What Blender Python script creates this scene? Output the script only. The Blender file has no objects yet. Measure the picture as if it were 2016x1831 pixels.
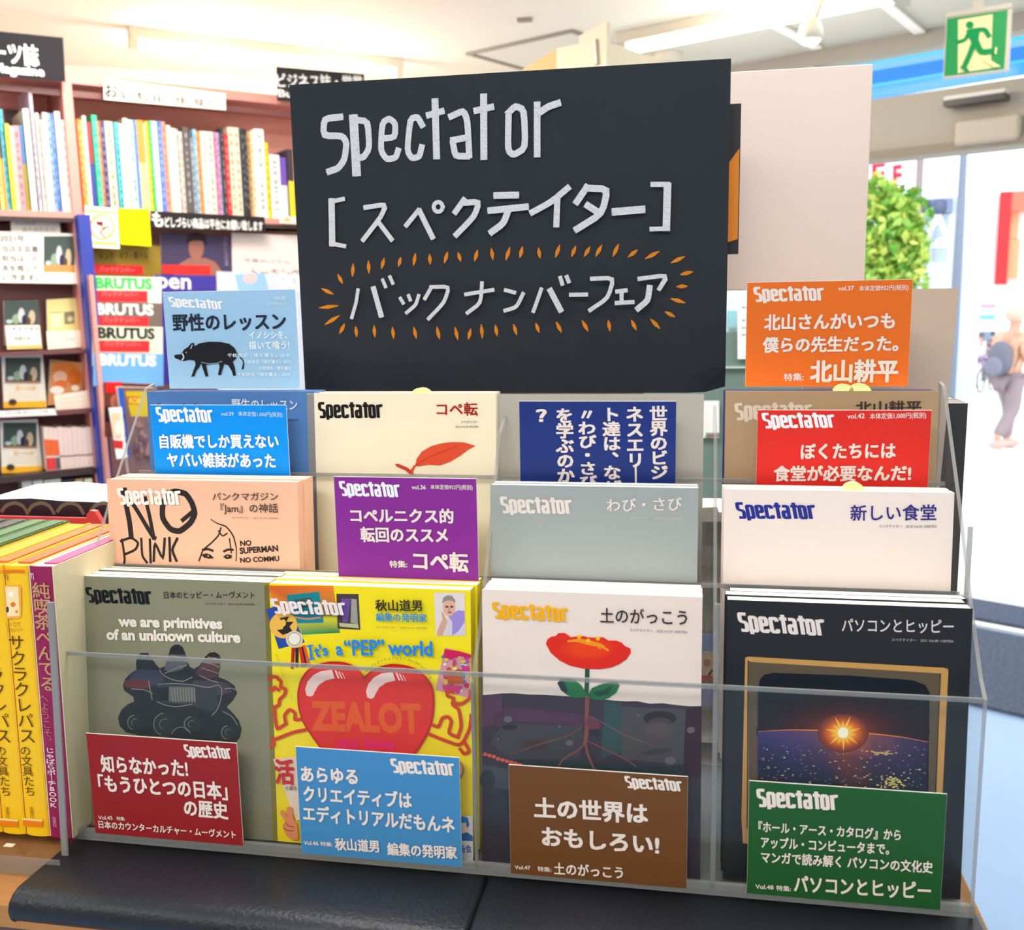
import bpy, math, random, re
import numpy as np
from mathutils import Vector, Matrix
from mathutils.geometry import tessellate_polygon
random.seed(7)
SC = bpy.context.scene
COL = SC.collection

# ------------------------------------------------------------------ camera, world, lights, exposure
T = 1.02                                   # height of the counter top
F, PX, PY = 1946.0, 1008.0, 915.5
YAW, PITCH, ROLL = [math.radians(a) for a in (10.48, 9.46, -1.02)]
CAM = np.array([0.552, -0.772, 0.481 + T])

def ray(u, v):
    c, s = math.cos(ROLL), math.sin(ROLL); a = u - PX; b = v - PY
    x = (c*a + s*b)/F; Y = -(-s*a + c*b)/F
    c, s = math.cos(PITCH), math.sin(PITCH)
    y = c + s*Y; z = -s + c*Y
    c, s = math.cos(YAW), math.sin(YAW)
    return np.array([c*x - s*y, s*x + c*y, z])

cam = bpy.data.objects.new('camera', bpy.data.cameras.new('camera')); COL.objects.link(cam)
fw = ray(PX, PY); rt = ray(PX + F, PY) - fw; up = np.cross(rt, fw)
cam.matrix_world = Matrix(((rt[0], up[0], -fw[0], CAM[0]), (rt[1], up[1], -fw[1], CAM[1]), (rt[2], up[2], -fw[2], CAM[2]), (0, 0, 0, 1)))
cam.data.sensor_width = 36; cam.data.lens = 36*F/2016
cam.data.clip_start = 0.02
cam.data.dof.use_dof = True; cam.data.dof.focus_distance = 0.95; cam.data.dof.aperture_fstop = 9
SC.camera = cam
SC.cycles.transparent_max_bounces = 48; SC.cycles.max_bounces = 10; SC.cycles.diffuse_bounces = 4

w = bpy.data.worlds.new('overcast_sky'); SC.world = w; w.use_nodes = True
bgn = w.node_tree.nodes['Background']; bgn.inputs[0].default_value = (0.90, 0.96, 1.0, 1); bgn.inputs[1].default_value = 3.6
sun = bpy.data.objects.new('sun', bpy.data.lights.new('sun', 'SUN')); COL.objects.link(sun)
sun.data.energy = 2.2; sun.data.angle = 0.3; sun.rotation_euler = (math.radians(35), math.radians(15), 0)

CEIL = 2.63
def area(x, y, sx, sy, e, rz=0.0, col=(1, .935, .865)):
    o = bpy.data.objects.new('ceiling_lamp_light', bpy.data.lights.new('ceiling_lamp_light', 'AREA')); COL.objects.link(o)
    o.data.shape = 'RECTANGLE'; o.data.size = sx; o.data.size_y = sy; o.data.energy = e; o.data.color = col
    o.location = (x, y, CEIL - .09); o.rotation_euler = (0, 0, rz); return o
A1, A2 = math.radians(-28.0), math.radians(62.0)
for (x, y, e) in ((-1.6, -1.2, 40), (0.3, -1.7, 52), (2.2, -3.0, 30), (0.3, 0.35, 44), (1.5, 0.5, 12), (-0.75, 1.75, 50), (-2.4, .6, 26), (3.2, -0.6, 24)):
    area(x, y, 1.2, .22, e, A1)
def bare(x, y, e, z=CEIL - .16):           # added point light, brightens the ceiling as a bare tube would
    o = bpy.data.objects.new('tube_glow', bpy.data.lights.new('tube_glow', 'POINT')); COL.objects.link(o)
    o.data.energy = e; o.data.color = (1, .96, .84); o.data.shadow_soft_size = .06; o.location = (x, y, z)
for x, y, e in ((-1.5, 3.36, 16), (-1.05, 3.76, 16), (-2.4, .6, 18), (-.75, 1.75, 18), (-1.9, 2.2, 14), (-1.6, -1.2, 9), (.3, -1.7, 9), (.3, .35, 5), (.75, 3.35, 10), (1.6, 2.3, 9), (2.3, 1.2, 10)): bare(x, y, e)
SC.view_settings.view_transform = 'Standard'; SC.view_settings.look = 'None'
SC.view_settings.gamma = 1.0; SC.view_settings.use_curve_mapping = False
SC.view_settings.exposure = -0.80

# ------------------------------------------------------------------ materials
def lin(c):
    return tuple(((x/255)/12.92 if x/255 <= .04045 else ((x/255 + .055)/1.055)**2.4) for x in c)
MC = {}
def mat(rgb, rough=.5, metal=0, noise=0, nscale=30, bump=0, emit=0, spec=.5, stretch=None):
    k = (tuple(rgb), rough, metal, noise, nscale, bump, emit, spec, stretch)
    if k in MC: return MC[k]
    m = bpy.data.materials.new('mat_%d' % len(MC)); m.use_nodes = True
    nt = m.node_tree; b = nt.nodes['Principled BSDF']; c = lin(rgb)
    b.inputs['Base Color'].default_value = (*c, 1); b.inputs['Roughness'].default_value = rough; b.inputs['Metallic'].default_value = metal
    b.inputs['Specular IOR Level'].default_value = spec
    if emit:
        b.inputs['Emission Color'].default_value = (*c, 1); b.inputs['Emission Strength'].default_value = emit
    if noise or bump:
        tc = nt.nodes.new('ShaderNodeTexCoord'); n = nt.nodes.new('ShaderNodeTexNoise'); n.inputs['Scale'].default_value = nscale; n.inputs['Detail'].default_value = 4
        mp = nt.nodes.new('ShaderNodeMapping'); nt.links.new(tc.outputs['Object'], mp.inputs[0]); nt.links.new(mp.outputs[0], n.inputs['Vector'])
        if stretch: mp.inputs['Scale'].default_value = stretch
        if noise:
            mx = nt.nodes.new('ShaderNodeMix'); mx.data_type = 'RGBA'
            mx.inputs[6].default_value = (*[max(0, x*(1 - noise)) for x in c], 1); mx.inputs[7].default_value = (*[min(1, x*(1 + noise)) for x in c], 1)
            nt.links.new(n.outputs[0], mx.inputs[0]); nt.links.new(mx.outputs[2], b.inputs['Base Color'])
        if bump:
            bp = nt.nodes.new('ShaderNodeBump'); bp.inputs['Strength'].default_value = bump; bp.inputs['Distance'].default_value = .002
            nt.links.new(n.outputs[0], bp.inputs['Height']); nt.links.new(bp.outputs[0], b.inputs['Normal'])
    MC[k] = m; return m
def print_mat(name, rough, spec=.5):
    m = bpy.data.materials.new(name); m.use_nodes = True; nt = m.node_tree
    a = nt.nodes.new('ShaderNodeVertexColor'); a.layer_name = 'ink'; b = nt.nodes['Principled BSDF']
    nt.links.new(a.outputs[0], b.inputs['Base Color']); b.inputs['Roughness'].default_value = rough; b.inputs['Specular IOR Level'].default_value = spec
    return m
INK = print_mat('printed_ink', .45, .22)
CHALK = mat((212, 214, 220), .9, noise=.22, nscale=420, bump=.6, spec=.1)
ORANGECHALK = mat((214, 130, 40), .9, noise=.3, nscale=400, spec=.1)
def clear(name, tint, gloss, alpha):
    m = bpy.data.materials.new(name); m.use_nodes = True; nt = m.node_tree; nt.nodes.clear()
    o = nt.nodes.new('ShaderNodeOutputMaterial'); tr = nt.nodes.new('ShaderNodeBsdfTransparent'); tr.inputs[0].default_value = (*tint, 1)
    gl = nt.nodes.new('ShaderNodeBsdfGlossy'); gl.inputs['Roughness'].default_value = .12
    lw = nt.nodes.new('ShaderNodeLayerWeight'); lw.inputs[0].default_value = .5; pw = nt.nodes.new('ShaderNodeMath'); pw.operation = 'POWER'; pw.inputs[1].default_value = 4; nt.links.new(lw.outputs['Facing'], pw.inputs[0]); fr = nt.nodes.new('ShaderNodeMath'); fr.operation = 'MULTIPLY_ADD'; fr.inputs[1].default_value = .25; fr.inputs[2].default_value = gloss; nt.links.new(pw.outputs[0], fr.inputs[0])
    mx = nt.nodes.new('ShaderNodeMixShader'); nt.links.new(fr.outputs[0], mx.inputs[0]); nt.links.new(tr.outputs[0], mx.inputs[1]); nt.links.new(gl.outputs[0], mx.inputs[2])
    df = nt.nodes.new('ShaderNodeBsdfDiffuse'); df.inputs[0].default_value = (.75, .76, .74, 1)
    m2 = nt.nodes.new('ShaderNodeMixShader'); m2.inputs[0].default_value = alpha; nt.links.new(mx.outputs[0], m2.inputs[1]); nt.links.new(df.outputs[0], m2.inputs[2])
    nt.links.new(m2.outputs[0], o.inputs[0]); return m
ACR = clear('clear_acrylic', (.985, .99, .985), 0.012, .006)
ACD = clear('acrylic_side_edge', (.36, .37, .40), .05, .3)
ACE = clear('acrylic_edge', (.58, .59, .59), 0.04, .2)
GLS = clear('window_glass', (.97, .985, .99), .02, .0)
MILK = mat((222, 204, 196), .35, noise=.03, nscale=6)

# ------------------------------------------------------------------ object helpers
WL = {}
def wloc(o): return WL.get(o.name, np.zeros(3)) if o else np.zeros(3)
def thing(name, label, cat, loc, group=None, kind=None):
    o = bpy.data.objects.new(name, None); COL.objects.link(o); o.location = loc; o.empty_display_size = .05
    WL[o.name] = np.array(loc, float)
    if label: o['label'] = label
    if cat: o['category'] = cat
    if group: o['group'] = group
    if kind: o['kind'] = kind
    return o
def mesh(name, V, Fc, mats, parent=None, mi=None, inks=None, label=None, cat=None, group=None, kind=None, smooth=False, bevel=0, loc=None):
    V = np.array(V, float)
    if parent is None:
        L = np.array(loc, float) if loc is not None else np.array([(V[:, 0].min()+V[:, 0].max())/2, (V[:, 1].min()+V[:, 1].max())/2, V[:, 2].min()])
    else: L = wloc(parent)
    me = bpy.data.meshes.new(name); me.from_pydata((V - L).tolist(), [], Fc); 
    if not isinstance(mats, (list, tuple)): mats = [mats]
    for m in mats: me.materials.append(m)
    if mi is not None: me.polygons.foreach_set('material_index', mi)
    if inks is not None:
        ca = me.color_attributes.new('ink', 'FLOAT_COLOR', 'CORNER'); buf = []
        for p, c in zip(Fc, inks):
            if isinstance(c[0], (tuple, list)):
                for q in c: buf += [*q, 1]
            else: buf += [*c, 1]*len(p)
        ca.data.foreach_set('color', buf)
    if smooth: me.polygons.foreach_set('use_smooth', [True]*len(Fc))
    o = bpy.data.objects.new(name, me); COL.objects.link(o)
    if parent is None: o.location = L
    else: o.parent = parent
    WL[o.name] = L
    if label: o['label'] = label
    if cat: o['category'] = cat
    if group: o['group'] = group
    if kind: o['kind'] = kind
    if bevel:
        b = o.modifiers.new('bevel', 'BEVEL'); b.width = bevel; b.segments = 3; b.limit_method = 'ANGLE'
    return o
BF = [(0, 3, 2, 1), (4, 5, 6, 7), (0, 1, 5, 4), (1, 2, 6, 5), (2, 3, 7, 6), (3, 0, 4, 7)]
class Fr:                                   # a plane frame: origin, two in-plane axes, normal towards the viewer
    def __init__(s, o, x, y):
        s.o = np.array(o, float); s.x = np.array(x, float); s.x /= np.linalg.norm(s.x); s.y = np.array(y, float); s.y /= np.linalg.norm(s.y)
        s.n = np.cross(s.x, s.y)
    def P(s, a, b, h=0): return s.o + s.x*a + s.y*b + s.n*h
    def at(s, u, v):
        d = ray(u, v); t = ((s.o - CAM) @ s.n)/(d @ s.n); p = CAM + d*t - s.o
        return np.array([p @ s.x, p @ s.y])
    def box(s, a0, a1, b0, b1, h0, h1):
        return [s.P(a, b, h) for h in (h0, h1) for a, b in ((a0, b0), (a1, b0), (a1, b1), (a0, b1))]
    def shift(s, h): return Fr(s.o + s.n*h, s.x, s.y)
def joinb(boxes):
    V, Fc = [], []
    for b in boxes:
        k = len(V); V += list(b); Fc += [tuple(i + k for i in f) for f in BF]
    return V, Fc
def boxes(name, bl, mats, parent=None, **k):
    V, Fc = joinb(bl); return mesh(name, V, Fc, mats, parent, **k)
WF = Fr((0, 0, 0), (1, 0, 0), (0, 0, 1))    # world: a=x, b=z, h=-y
def WBX(x0, x1, y0, y1, z0, z1): return WF.box(x0, x1, z0, z1, -y1, -y0)
def wb(x0, x1, y0, y1, z0, z1): return WF.box(x0, x1, z0, z1, -y1, -y0)

GC = {}
def glyph(s, bold):
    k = (s, bold)
    if k in GC: return GC[k]
    cjk = any(ord(ch) > 255 for ch in s); dup = bold if cjk else 0
    c = bpy.data.curves.new('t', 'FONT'); c.body = s; c.size = 1; c.resolution_u = 2 if cjk else 3; c.offset = 0 if cjk else bold
    o = bpy.data.objects.new('t', c); COL.objects.link(o)
    me = bpy.data.meshes.new_from_object(o.evaluated_get(bpy.context.evaluated_depsgraph_get()))
    V = np.array([v.co[:2] for v in me.vertices]) if len(me.vertices) else np.zeros((0, 2))
    Fc = [tuple(p.vertices) for p in me.polygons]
    bpy.data.objects.remove(o); bpy.data.curves.remove(c); bpy.data.meshes.remove(me)
    if dup > .008 and len(V):
        n = len(V); sh = [(-dup, -dup*.8), (dup, -dup*.8), (dup, dup*.8), (-dup, dup*.8)] + ([(0, 0)] if dup > .02 else [])
        V = np.concatenate([np.column_stack([V + np.array(d)*.85, np.full(n, .000008*q)]) for q, d in enumerate(sh)]); Fc = [tuple(i + n*q for i in f) for q in range(len(sh)) for f in Fc]
    GC[k] = (V, Fc); return GC[k]
def ext(s, bold=0):
    V, _ = glyph(s, bold); return V[:, 1].min(), V[:, 1].max()

LOGO = {  # strokes on a grid, x height 0..1
 'S': [[(.55, 1.12), (.12, 1.12), (.12, .66), (.5, .56), (.5, .06), (.1, .06)]],
 'p': [[(.12, -.16), (.12, .94), (.48, .94), (.48, .07), (.12, .07)]],
 'e': [[(.12, .5), (.48, .5), (.48, .93), (.12, .93), (.12, .07), (.5, .07), (.5, .22)]],
 'c': [[(.5, .74), (.5, .93), (.12, .93), (.12, .07), (.5, .07), (.5, .26)]],
 't': [[(.26, 1.2), (.26, 0)], [(.02, .94), (.5, .94)]],
 'a': [[(.1, .93), (.48, .93), (.48, 0)], [(.48, .52), (.12, .52), (.12, .07), (.48, .07)]],
 'o': [[(.12, .05), (.12, .93), (.48, .93), (.48, .07), (.1, .07)]],
 'r': [[(.14, 0), (.14, 1.0)], [(.14, .9), (.42, .93), (.42, 1.04)]],
}
class Draw:
    def __init__(s, fr, ox=0, oy=0, sc=1):
        s.f = fr; s.V = []; s.F = []; s.C = []; s.lay = 1; s.k = (ox, oy, sc); s.dh = .000016; s.h0 = .00008
    def q(s, p): return s.f.at(s.k[0] + p[0]/s.k[2], s.k[1] + p[1]/s.k[2])
    def add(s, pts, faces, col):
        k = len(s.V); h = s.h0 + s.lay*s.dh
        s.V += [s.f.P(p[0], p[1], h + (p[2] if len(p) > 2 else 0)) for p in pts]; s.F += [tuple(i + k for i in f) for f in faces]
        if col and isinstance(col[0], (tuple, list)):
            L = [lin(c) for c in col]; s.C += [[L[i] for i in f] for f in faces]
        else: s.C += [lin(col)]*len(faces)
    def up(s): s.lay += 1
    def poly(s, px, col, loc=False):
        pts = [tuple(p) if loc else tuple(s.q(p)) for p in px]
        tr = tessellate_polygon([[Vector((a, b, 0)) for a, b in pts]])
        out = []
        for t in tr:
            (x0, y0), (x1, y1), (x2, y2) = [pts[i] for i in t]
            out.append(tuple(t) if (x1-x0)*(y2-y0)-(x2-x0)*(y1-y0) > 0 else tuple(reversed(t)))
        s.add(pts, out, col); s.up()
    def quadg(s, px, cols):
        s.add([tuple(s.q(p)) for p in px], [(0, 3, 2, 1)], cols); s.up()
    def ell(s, c, rx, ry, col, n=28, rot=0):
        r = math.radians(rot); pts = []
        for i in range(n):
            a = 2*math.pi*i/n; x, y = rx*math.cos(a), ry*math.sin(a)
            pts.append((c[0] + x*math.cos(r) - y*math.sin(r), c[1] + x*math.sin(r) + y*math.cos(r)))
        s.poly(pts, col)
    def glow(s, c, rx, ry, cols):              # rings of print colour from centre outwards: [(t, rgb)...]
        n = 28; pts = [tuple(s.q(c))]; L = [cols[0][1]]
        for t, col in cols[1:]:
            for i in range(n):
                a = 2*math.pi*i/n; pts.append(tuple(s.q((c[0] + rx*t*math.cos(a), c[1] - ry*t*math.sin(a))))); L.append(col)
        fc = [(0, 1 + i, 1 + (i+1) % n) for i in range(n)]
        for r in range(len(cols) - 2):
            for i in range(n):
                a, b = 1 + r*n + i, 1 + r*n + (i+1) % n; fc.append((a, a + n, b + n, b))
        s.add(pts, fc, L); s.up()
    def stroke(s, px, wd, col, loc=False, closed=False, taper=0, up=True):
        P = [np.array(p, float) if loc else np.array(s.q(p)) for p in px]
        if closed: P.append(P[0])
        if len(P) > 2 and not loc: P = smooth_line(P)
        pts, fc = [], []; n = len(P)
        for i, p in enumerate(P):
            d = (P[min(i+1, n-1)] - P[max(i-1, 0)]); L = np.linalg.norm(d)
            d = d/L if L else np.array([1., 0]); m = np.array([-d[1], d[0]]); k = 1.0
            if 0 < i < n-1:
                d1 = P[i] - P[i-1]; d1 = d1/(np.linalg.norm(d1) or 1); c = abs(d1 @ d); k = 1/max(c, .6)
            w2 = wd/2*k
            if taper: w2 *= (1 - taper*abs(2*i/(n-1) - 1)**1.5)
            e = d*wd*.45 if not taper else 0
            pp = p - (e if i == 0 else 0) + (e if i == n-1 else 0)
            pts += [(*(pp + m*w2), i*4e-6), (*(pp - m*w2), i*4e-6)]
        fc = [(2*i, 2*i+1, 2*i+3, 2*i+2) for i in range(n-1)]
        s.add(pts, fc, col)
        if up: s.up()
    def text(s, t, bl, br, hpx, col, bold=.02, vert=False, ref=None):
        a, b = np.array(s.q(bl)), np.array(s.q(br)); sc = np.linalg.norm(s.q((bl[0], bl[1] - hpx)) - a)
        V, Fc = glyph(t, bold)
        if len(V) == 0: return
        ref = ref or ('H' if all(ord(c) < 256 for c in t) else '国')
        y0, y1 = ext(ref, 0); X = (b - a); W = np.linalg.norm(X); X /= W; Y = np.array([-X[1], X[0]])
        x0, x1 = V[:, 0].min(), V[:, 0].max()
        s.add([(*(a + X*((v[0] - x0)/(x1 - x0)*W) + Y*((v[1] - y0)/(y1 - y0)*sc)), v[2] if len(v) > 2 else 0) for v in V], Fc, col); s.lay += 4
    def vtext(s, t, top, bot, wpx, col, bold=.02):   # characters stacked from top to bottom
        a, b = np.array(s.q(top)), np.array(s.q(bot)); n = len(t); D = (b - a)/n; L = np.linalg.norm(D); Y = -D/L; X = np.array([Y[1], -Y[0]])
        wd = np.linalg.norm(s.q((top[0] + wpx, top[1])) - a); y0, y1 = ext('国', 0); x0, x1 = glyph('国', 0)[0][:, 0].min(), glyph('国', 0)[0][:, 0].max()
        for i, ch in enumerate(t):
            if ch == ' ': continue
            V, Fc = glyph('｜' if ch == 'ー' else ch, bold); o = a + D*(i + .5); sy = L*.94/(y1 - y0); sx = wd/(x1 - x0); cx, cy = (x0 + x1)/2, (y0 + y1)/2
            if ord(ch) < 256: cx = (V[:, 0].min() + V[:, 0].max())/2
            sft = X*wd*.6 + Y*L*.55 if ch in '、。' else 0
            pts = [(*(o + X*(v[0] - cx)*sx + Y*(v[1] - cy)*sy + sft), v[2] if len(v) > 2 else 0) for v in V]
            s.add(pts, Fc, col)
        s.lay += 4
    def logo(s, tl, br_, col, slope=True):     # masthead between top-left and bottom-right of the x height band; tl/br: (x,y) px of first stem top and last stem bottom
        (x0, y0), (x1, y1), (x2, y2) = tl, br_[0], br_[1]   # baseline left, top-left, baseline right
        O, X1, Y1 = np.array(s.q(tl)), np.array(s.q(br_[1])), np.array(s.q(br_[0]))
        X = (X1 - O); Y = (Y1 - O); word = 'Spectator'; adv = .66; tot = sum(.5 if c == 't' else adv for c in word) - .1; x = 0
        for c in word:
            for st in LOGO[c]:
                pts = [tuple(O + X*(x + p[0])/tot + Y*(p[1]*.87 + .02)) for p in round_pts(st)]
                s.lay += 3; s.ribbon(pts, np.linalg.norm(X)/tot*.27, np.linalg.norm(Y)*.18, X, Y, col)
            x += .5 if c == 't' else adv
        s.up()
    def ribbon(s, P, wx, wy, X, Y, col):
        ux, uy = X/np.linalg.norm(X), Y/np.linalg.norm(Y); P = [np.array(p) for p in P]; n = len(P); pts = []
        for i in range(n):
            d = P[min(i+1, n-1)] - P[max(i-1, 0)]; d = d/(np.linalg.norm(d) or 1)
            m = np.array([-d[1], d[0]]); a, b = m @ ux, m @ uy; k = 1.0
            if 0 < i < n-1:
                d1 = P[i] - P[i-1]; d1 = d1/(np.linalg.norm(d1) or 1); k = 1/max(abs(d1 @ d), .7)
            off = (ux*a*wx + uy*b*wy)/2*k; pts += [(*(P[i] + off), i*3e-6), (*(P[i] - off), i*3e-6)]
        s.add(pts, [(2*i, 2*i+1, 2*i+3, 2*i+2) for i in range(n-1)], col)
    def done(s, name, parent, m=None, **k):
        if not s.V: return
        return mesh(name, s.V, s.F, m or INK, parent, inks=s.C, **k)
def round_pts(st, r=.1):
    out = [st[0]]
    for i in range(1, len(st) - 1):
        p, q, t = np.array(st[i-1]), np.array(st[i]), np.array(st[i+1]); a = (p - q); b = (t - q); la, lb = np.linalg.norm(a), np.linalg.norm(b)
        k = min(r, la*.45, lb*.45)
        for u in (0, .33, .67, 1):
            A, B = q + a/la*k, q + b/lb*k; out.append(tuple((1-u)**2*A + 2*u*(1-u)*q + u*u*B))
    return out + [st[-1]]
def smooth_line(P):
    out = [P[0]]
    for i in range(1, len(P) - 1):
        q = P[i]; a, b = P[i-1] - q, P[i+1] - q; A, B = q + a*.28, q + b*.28
        for u in (0, .5, 1): out.append((1-u)**2*A + 2*u*(1-u)*q + u*u*B)
    return out + [P[-1]]

# ------------------------------------------------------------------ the room
def seg(p, q, z0, z1, th, name, m, kind='structure', parent=None, **k):  # vertical slab from p to q, thickness to the outside (left of p->q)
    p, q = np.array(p, float), np.array(q, float); d = (q - p)/np.linalg.norm(q - p); n = np.array([-d[1], d[0]])*th
    V = [(*a, z) for z in (z0, z1) for a in (p, q, q + n, p + n)]
    o = mesh(name, V, BF, m, parent, loc=None if parent else (*p, z0), **k)
    if kind and not parent: o['kind'] = kind
    return o
WALLM = mat((244, 238, 222), .8, noise=.02, nscale=3)
SA = math.radians(-31); SD = np.array([math.cos(SA), math.sin(SA)]); SN = np.array([-SD[1], SD[0]])   # storefront direction, outward normal
S0 = np.array([.735, 4.34]) + SN*.14
def sf(t): return S0 + SD*t
Cn = sf(-1.05)                              # far corner
LW = Cn - np.array([math.cos(math.radians(30)), math.sin(math.radians(30))])*6.0
Rr = sf(5.2)
def slab(name, pts, z0, z1, m, **k):
    n = len(pts); V = [(*p, z) for z in (z0, z1) for p in pts]
    Fc = [tuple(reversed(range(n))), tuple(range(n, 2*n))] + [(i, (i+1) % n, (i+1) % n + n, i + n) for i in range(n)]
    o = mesh(name, V, Fc, m, None, loc=(*pts[0], z0), **k); o['kind'] = 'structure'; return o
ROOM = [(LW[0], -4.2), (Rr[0], -4.2), tuple(Rr), tuple(Cn), tuple(LW)]
slab('floor', ROOM, -.1, 0, mat((150, 182, 226), .3, noise=.2, nscale=1.3, spec=.6))
slab('ceiling', ROOM, CEIL, CEIL + .12, mat((252, 246, 228), .85, noise=.015, nscale=2))
seg(Cn, LW, 0, CEIL, -.12, 'wall_left', WALLM)
seg(LW, (LW[0], -4.2), 0, CEIL, -.12, 'wall_side', WALLM)
seg((LW[0], -4.2), (Rr[0], -4.2), 0, CEIL, -.12, 'wall_rear', WALLM)
seg((Rr[0], -4.2), Rr, 0, CEIL, -.12, 'wall_right', WALLM)
GREY = mat((205, 196, 182), .5); BEIGE = mat((180, 172, 160), .55, noise=.02, nscale=4)
seg(sf(-1.05), sf(-.35), 0, CEIL, .1, 'wall_front', WALLM)
seg(sf(-.35), sf(5.2), 2.14, 2.37, .12, 'trim_1', BEIGE)                                     # door head beam
seg(sf(-.35), sf(5.2), 2.56, CEIL, .12, 'trim_2', BEIGE)
seg(sf(-.35) - SN*.03, sf(5.2) - SN*.03, 2.10, 2.14, .16, 'trim_3', mat((150, 138, 122), .5))
# transom window: frame bars and panes
win = thing('window_1', None, None, (*sf(-.35), 2.37), kind='structure')
for i, t in enumerate((-.35, .28, 2.3, 3.7)):
    seg(sf(t), sf(t + .05), 2.37, 2.56, .08, 'window_frame', GREY, parent=win)
for a, b in ((-.3, .28), (.33, 2.3), (2.35, 3.7)):
    seg(sf(a) + SN*.04, sf(b) + SN*.04, 2.37, 2.56, .006, 'pane', GLS, parent=win)
dr = thing('door_1', None, None, (*sf(-.35), 0), kind='structure')
for t in (-.35, .42):
    seg(sf(t), sf(t + .05), 0, 2.12, .06, 'door_frame', GREY, parent=dr)
seg(sf(-.3) + SN*.03, sf(.42) + SN*.03, 0, 2.12, .008, 'pane', GLS, parent=dr)
seg(sf(.47), sf(5.2), -.004, .012, .05, 'threshold', mat((236, 238, 240), .3), parent=dr)
# outside
def g3(u, v, z): d = ray(u, v); return CAM + d*((z - CAM[2])/d[2])
def sl(D): return -.52*min(1, max(0, (D)/9.0))
p0, p1 = sf(-8) + SN*.06, sf(12) + SN*.06; r0, r1 = p0 + SN*70, p1 + SN*70; GS = -.046
V = [(*p0, -.005), (*p1, -.005), (*r1, -.005 + GS*70), (*r0, -.005 + GS*70)]
mesh('pavement', V, [(0, 1, 2, 3)], mat((232, 232, 230), .8, noise=.04, nscale=2), kind='structure', loc=V[0])
def mat_slab(name, px, z, m, lab):
    P = [g3(u, v, z) for u, v in px]; V = [(*p[:2], z - .012) for p in P] + [(*p[:2], z) for p in P]
    return mesh(name, V, BF, m, label=lab, cat='mat')
CARP = mat((88, 98, 118), .95, noise=.75, nscale=70, bump=1.0, spec=.1)
def wmat(t0, t1, n0, n1, lab):
    P = [sf(t0) + SN*n0, sf(t1) + SN*n0, sf(t1) + SN*n1, sf(t0) + SN*n1]
    V = [(*p, .001) for p in P] + [(*p, .014) for p in P]; return mesh('floor_mat', V, BF, CARP, label=lab, cat='mat', bevel=.004)
wmat(.6, 3.6, -.93, -.05, 'large blue-grey carpet mat on the shop floor inside the entrance')
wmat(.6, 3.6, .10, .40, 'narrow blue-grey carpet mat just outside the door threshold')

# ceiling fittings
TUBE = mat((255, 248, 222), .4, emit=80); TUBE2 = mat((255, 248, 236), .4, emit=16); FIX = mat((214, 205, 188), .5)
def batten(lab, a, b, wd=.1, two=False, sgn=1):
    a, b = np.array(a), np.array(b); d = (b - a)/np.linalg.norm(b - a); L = np.linalg.norm(b - a); n = np.array([-d[1], d[0]])
    t = thing('fluorescent_lamp', lab, 'lamp', (*a, CEIL - .1)); f = Fr((*a, CEIL), (*d, 0), (0, 0, 1))
    boxes('housing', [f.box(0, L, -.045, 0, -wd/2, wd/2)], FIX, t, bevel=.006)
    for s0 in (0.0, L - .04): boxes('socket', [f.box(s0, s0 + .035, -.085, -.045, -wd*.35, wd*.35)], FIX, t)
    for o in ((-.03, .03) if two else (0,)):
        n8 = 12; V = []
        for s0 in (.035, L - .04):
            for i in range(n8):
                an = 2*math.pi*i/n8; V.append(f.P(s0, -.062 + .010*math.sin(an), o + .010*math.cos(an)))
        mesh('tube', V, [(i, (i+1) % n8, (i+1) % n8 + n8, i + n8) for i in range(n8)], TUBE2 if two else TUBE, t, smooth=True)
    return t
batten('long single-tube fluorescent batten over the left bookshelves', (-1.74, 3.16), (-.82, 3.97), .06)
area(-1.15, 3.4, 1.1, .2, 30, math.radians(41))
batten('twin-tube fluorescent fitting behind the top of the chalk sign', (.24, 3.81), (1.30, 3.25), .16, True)
batten('twin-tube fluorescent fitting at the right, cut by the top of the picture', (1.15, 2.45), (2.2, 1.9), .16, True)
# ceiling hatch
hx = Fr((-.5, 3.92, CEIL), (math.cos(A1), math.sin(A1), 0), (-math.sin(A1), math.cos(A1), 0)); hx.n = np.array([0, 0, -1.])
h = thing('ceiling_hatch', 'square access hatch with a thin metal frame in the ceiling', 'hatch', (-.5, 3.92, CEIL - .012))
L = .6
for bb in ((0, L, 0, .022), (0, L, L - .022, L), (0, .022, .022, L - .022), (L - .022, L, .022, L - .022)):
    boxes('frame', [hx.box(*bb, 0, .01)], mat((150, 145, 134), .35, metal=.6), h)
boxes('panel', [hx.box(.024, L - .024, .024, L - .024, 0, .004)], mat((246, 240, 224), .8), h)
# two light slots (pale strips) to the right
for k, (a, b, lab) in enumerate((((.87, 3.74), (1.09, 4.19), 'white lighting strip on the ceiling nearer the chalk sign'), ((1.26, 3.51), (1.5, 4.02), 'white lighting strip on the ceiling nearer the exit sign'))):
    a, b = np.array(a), np.array(b); d = (b - a)/np.linalg.norm(b - a); f = Fr((*a, CEIL), (*d, 0), (-d[1], d[0], 0)); f.n = np.array([0, 0, -1.]); LL = np.linalg.norm(b - a)
    t = thing('lighting_strip', lab, 'lamp', (*a, CEIL - .02)); boxes('housing', [f.box(-.01, LL + .01, -.03, .03, 0, .012)], FIX, t)
    boxes('diffuser', [f.box(0, LL, -.022, .022, .012, .018)], mat((255, 252, 244), .4, emit=.5), t)
boxes('ceiling_clip', [wb(-.17, -.11, 3.42, 3.45, CEIL - .012, CEIL)], mat((160, 150, 134), .5), label='small metal clip screwed to the ceiling in front of the hatch', cat='clip')
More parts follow.
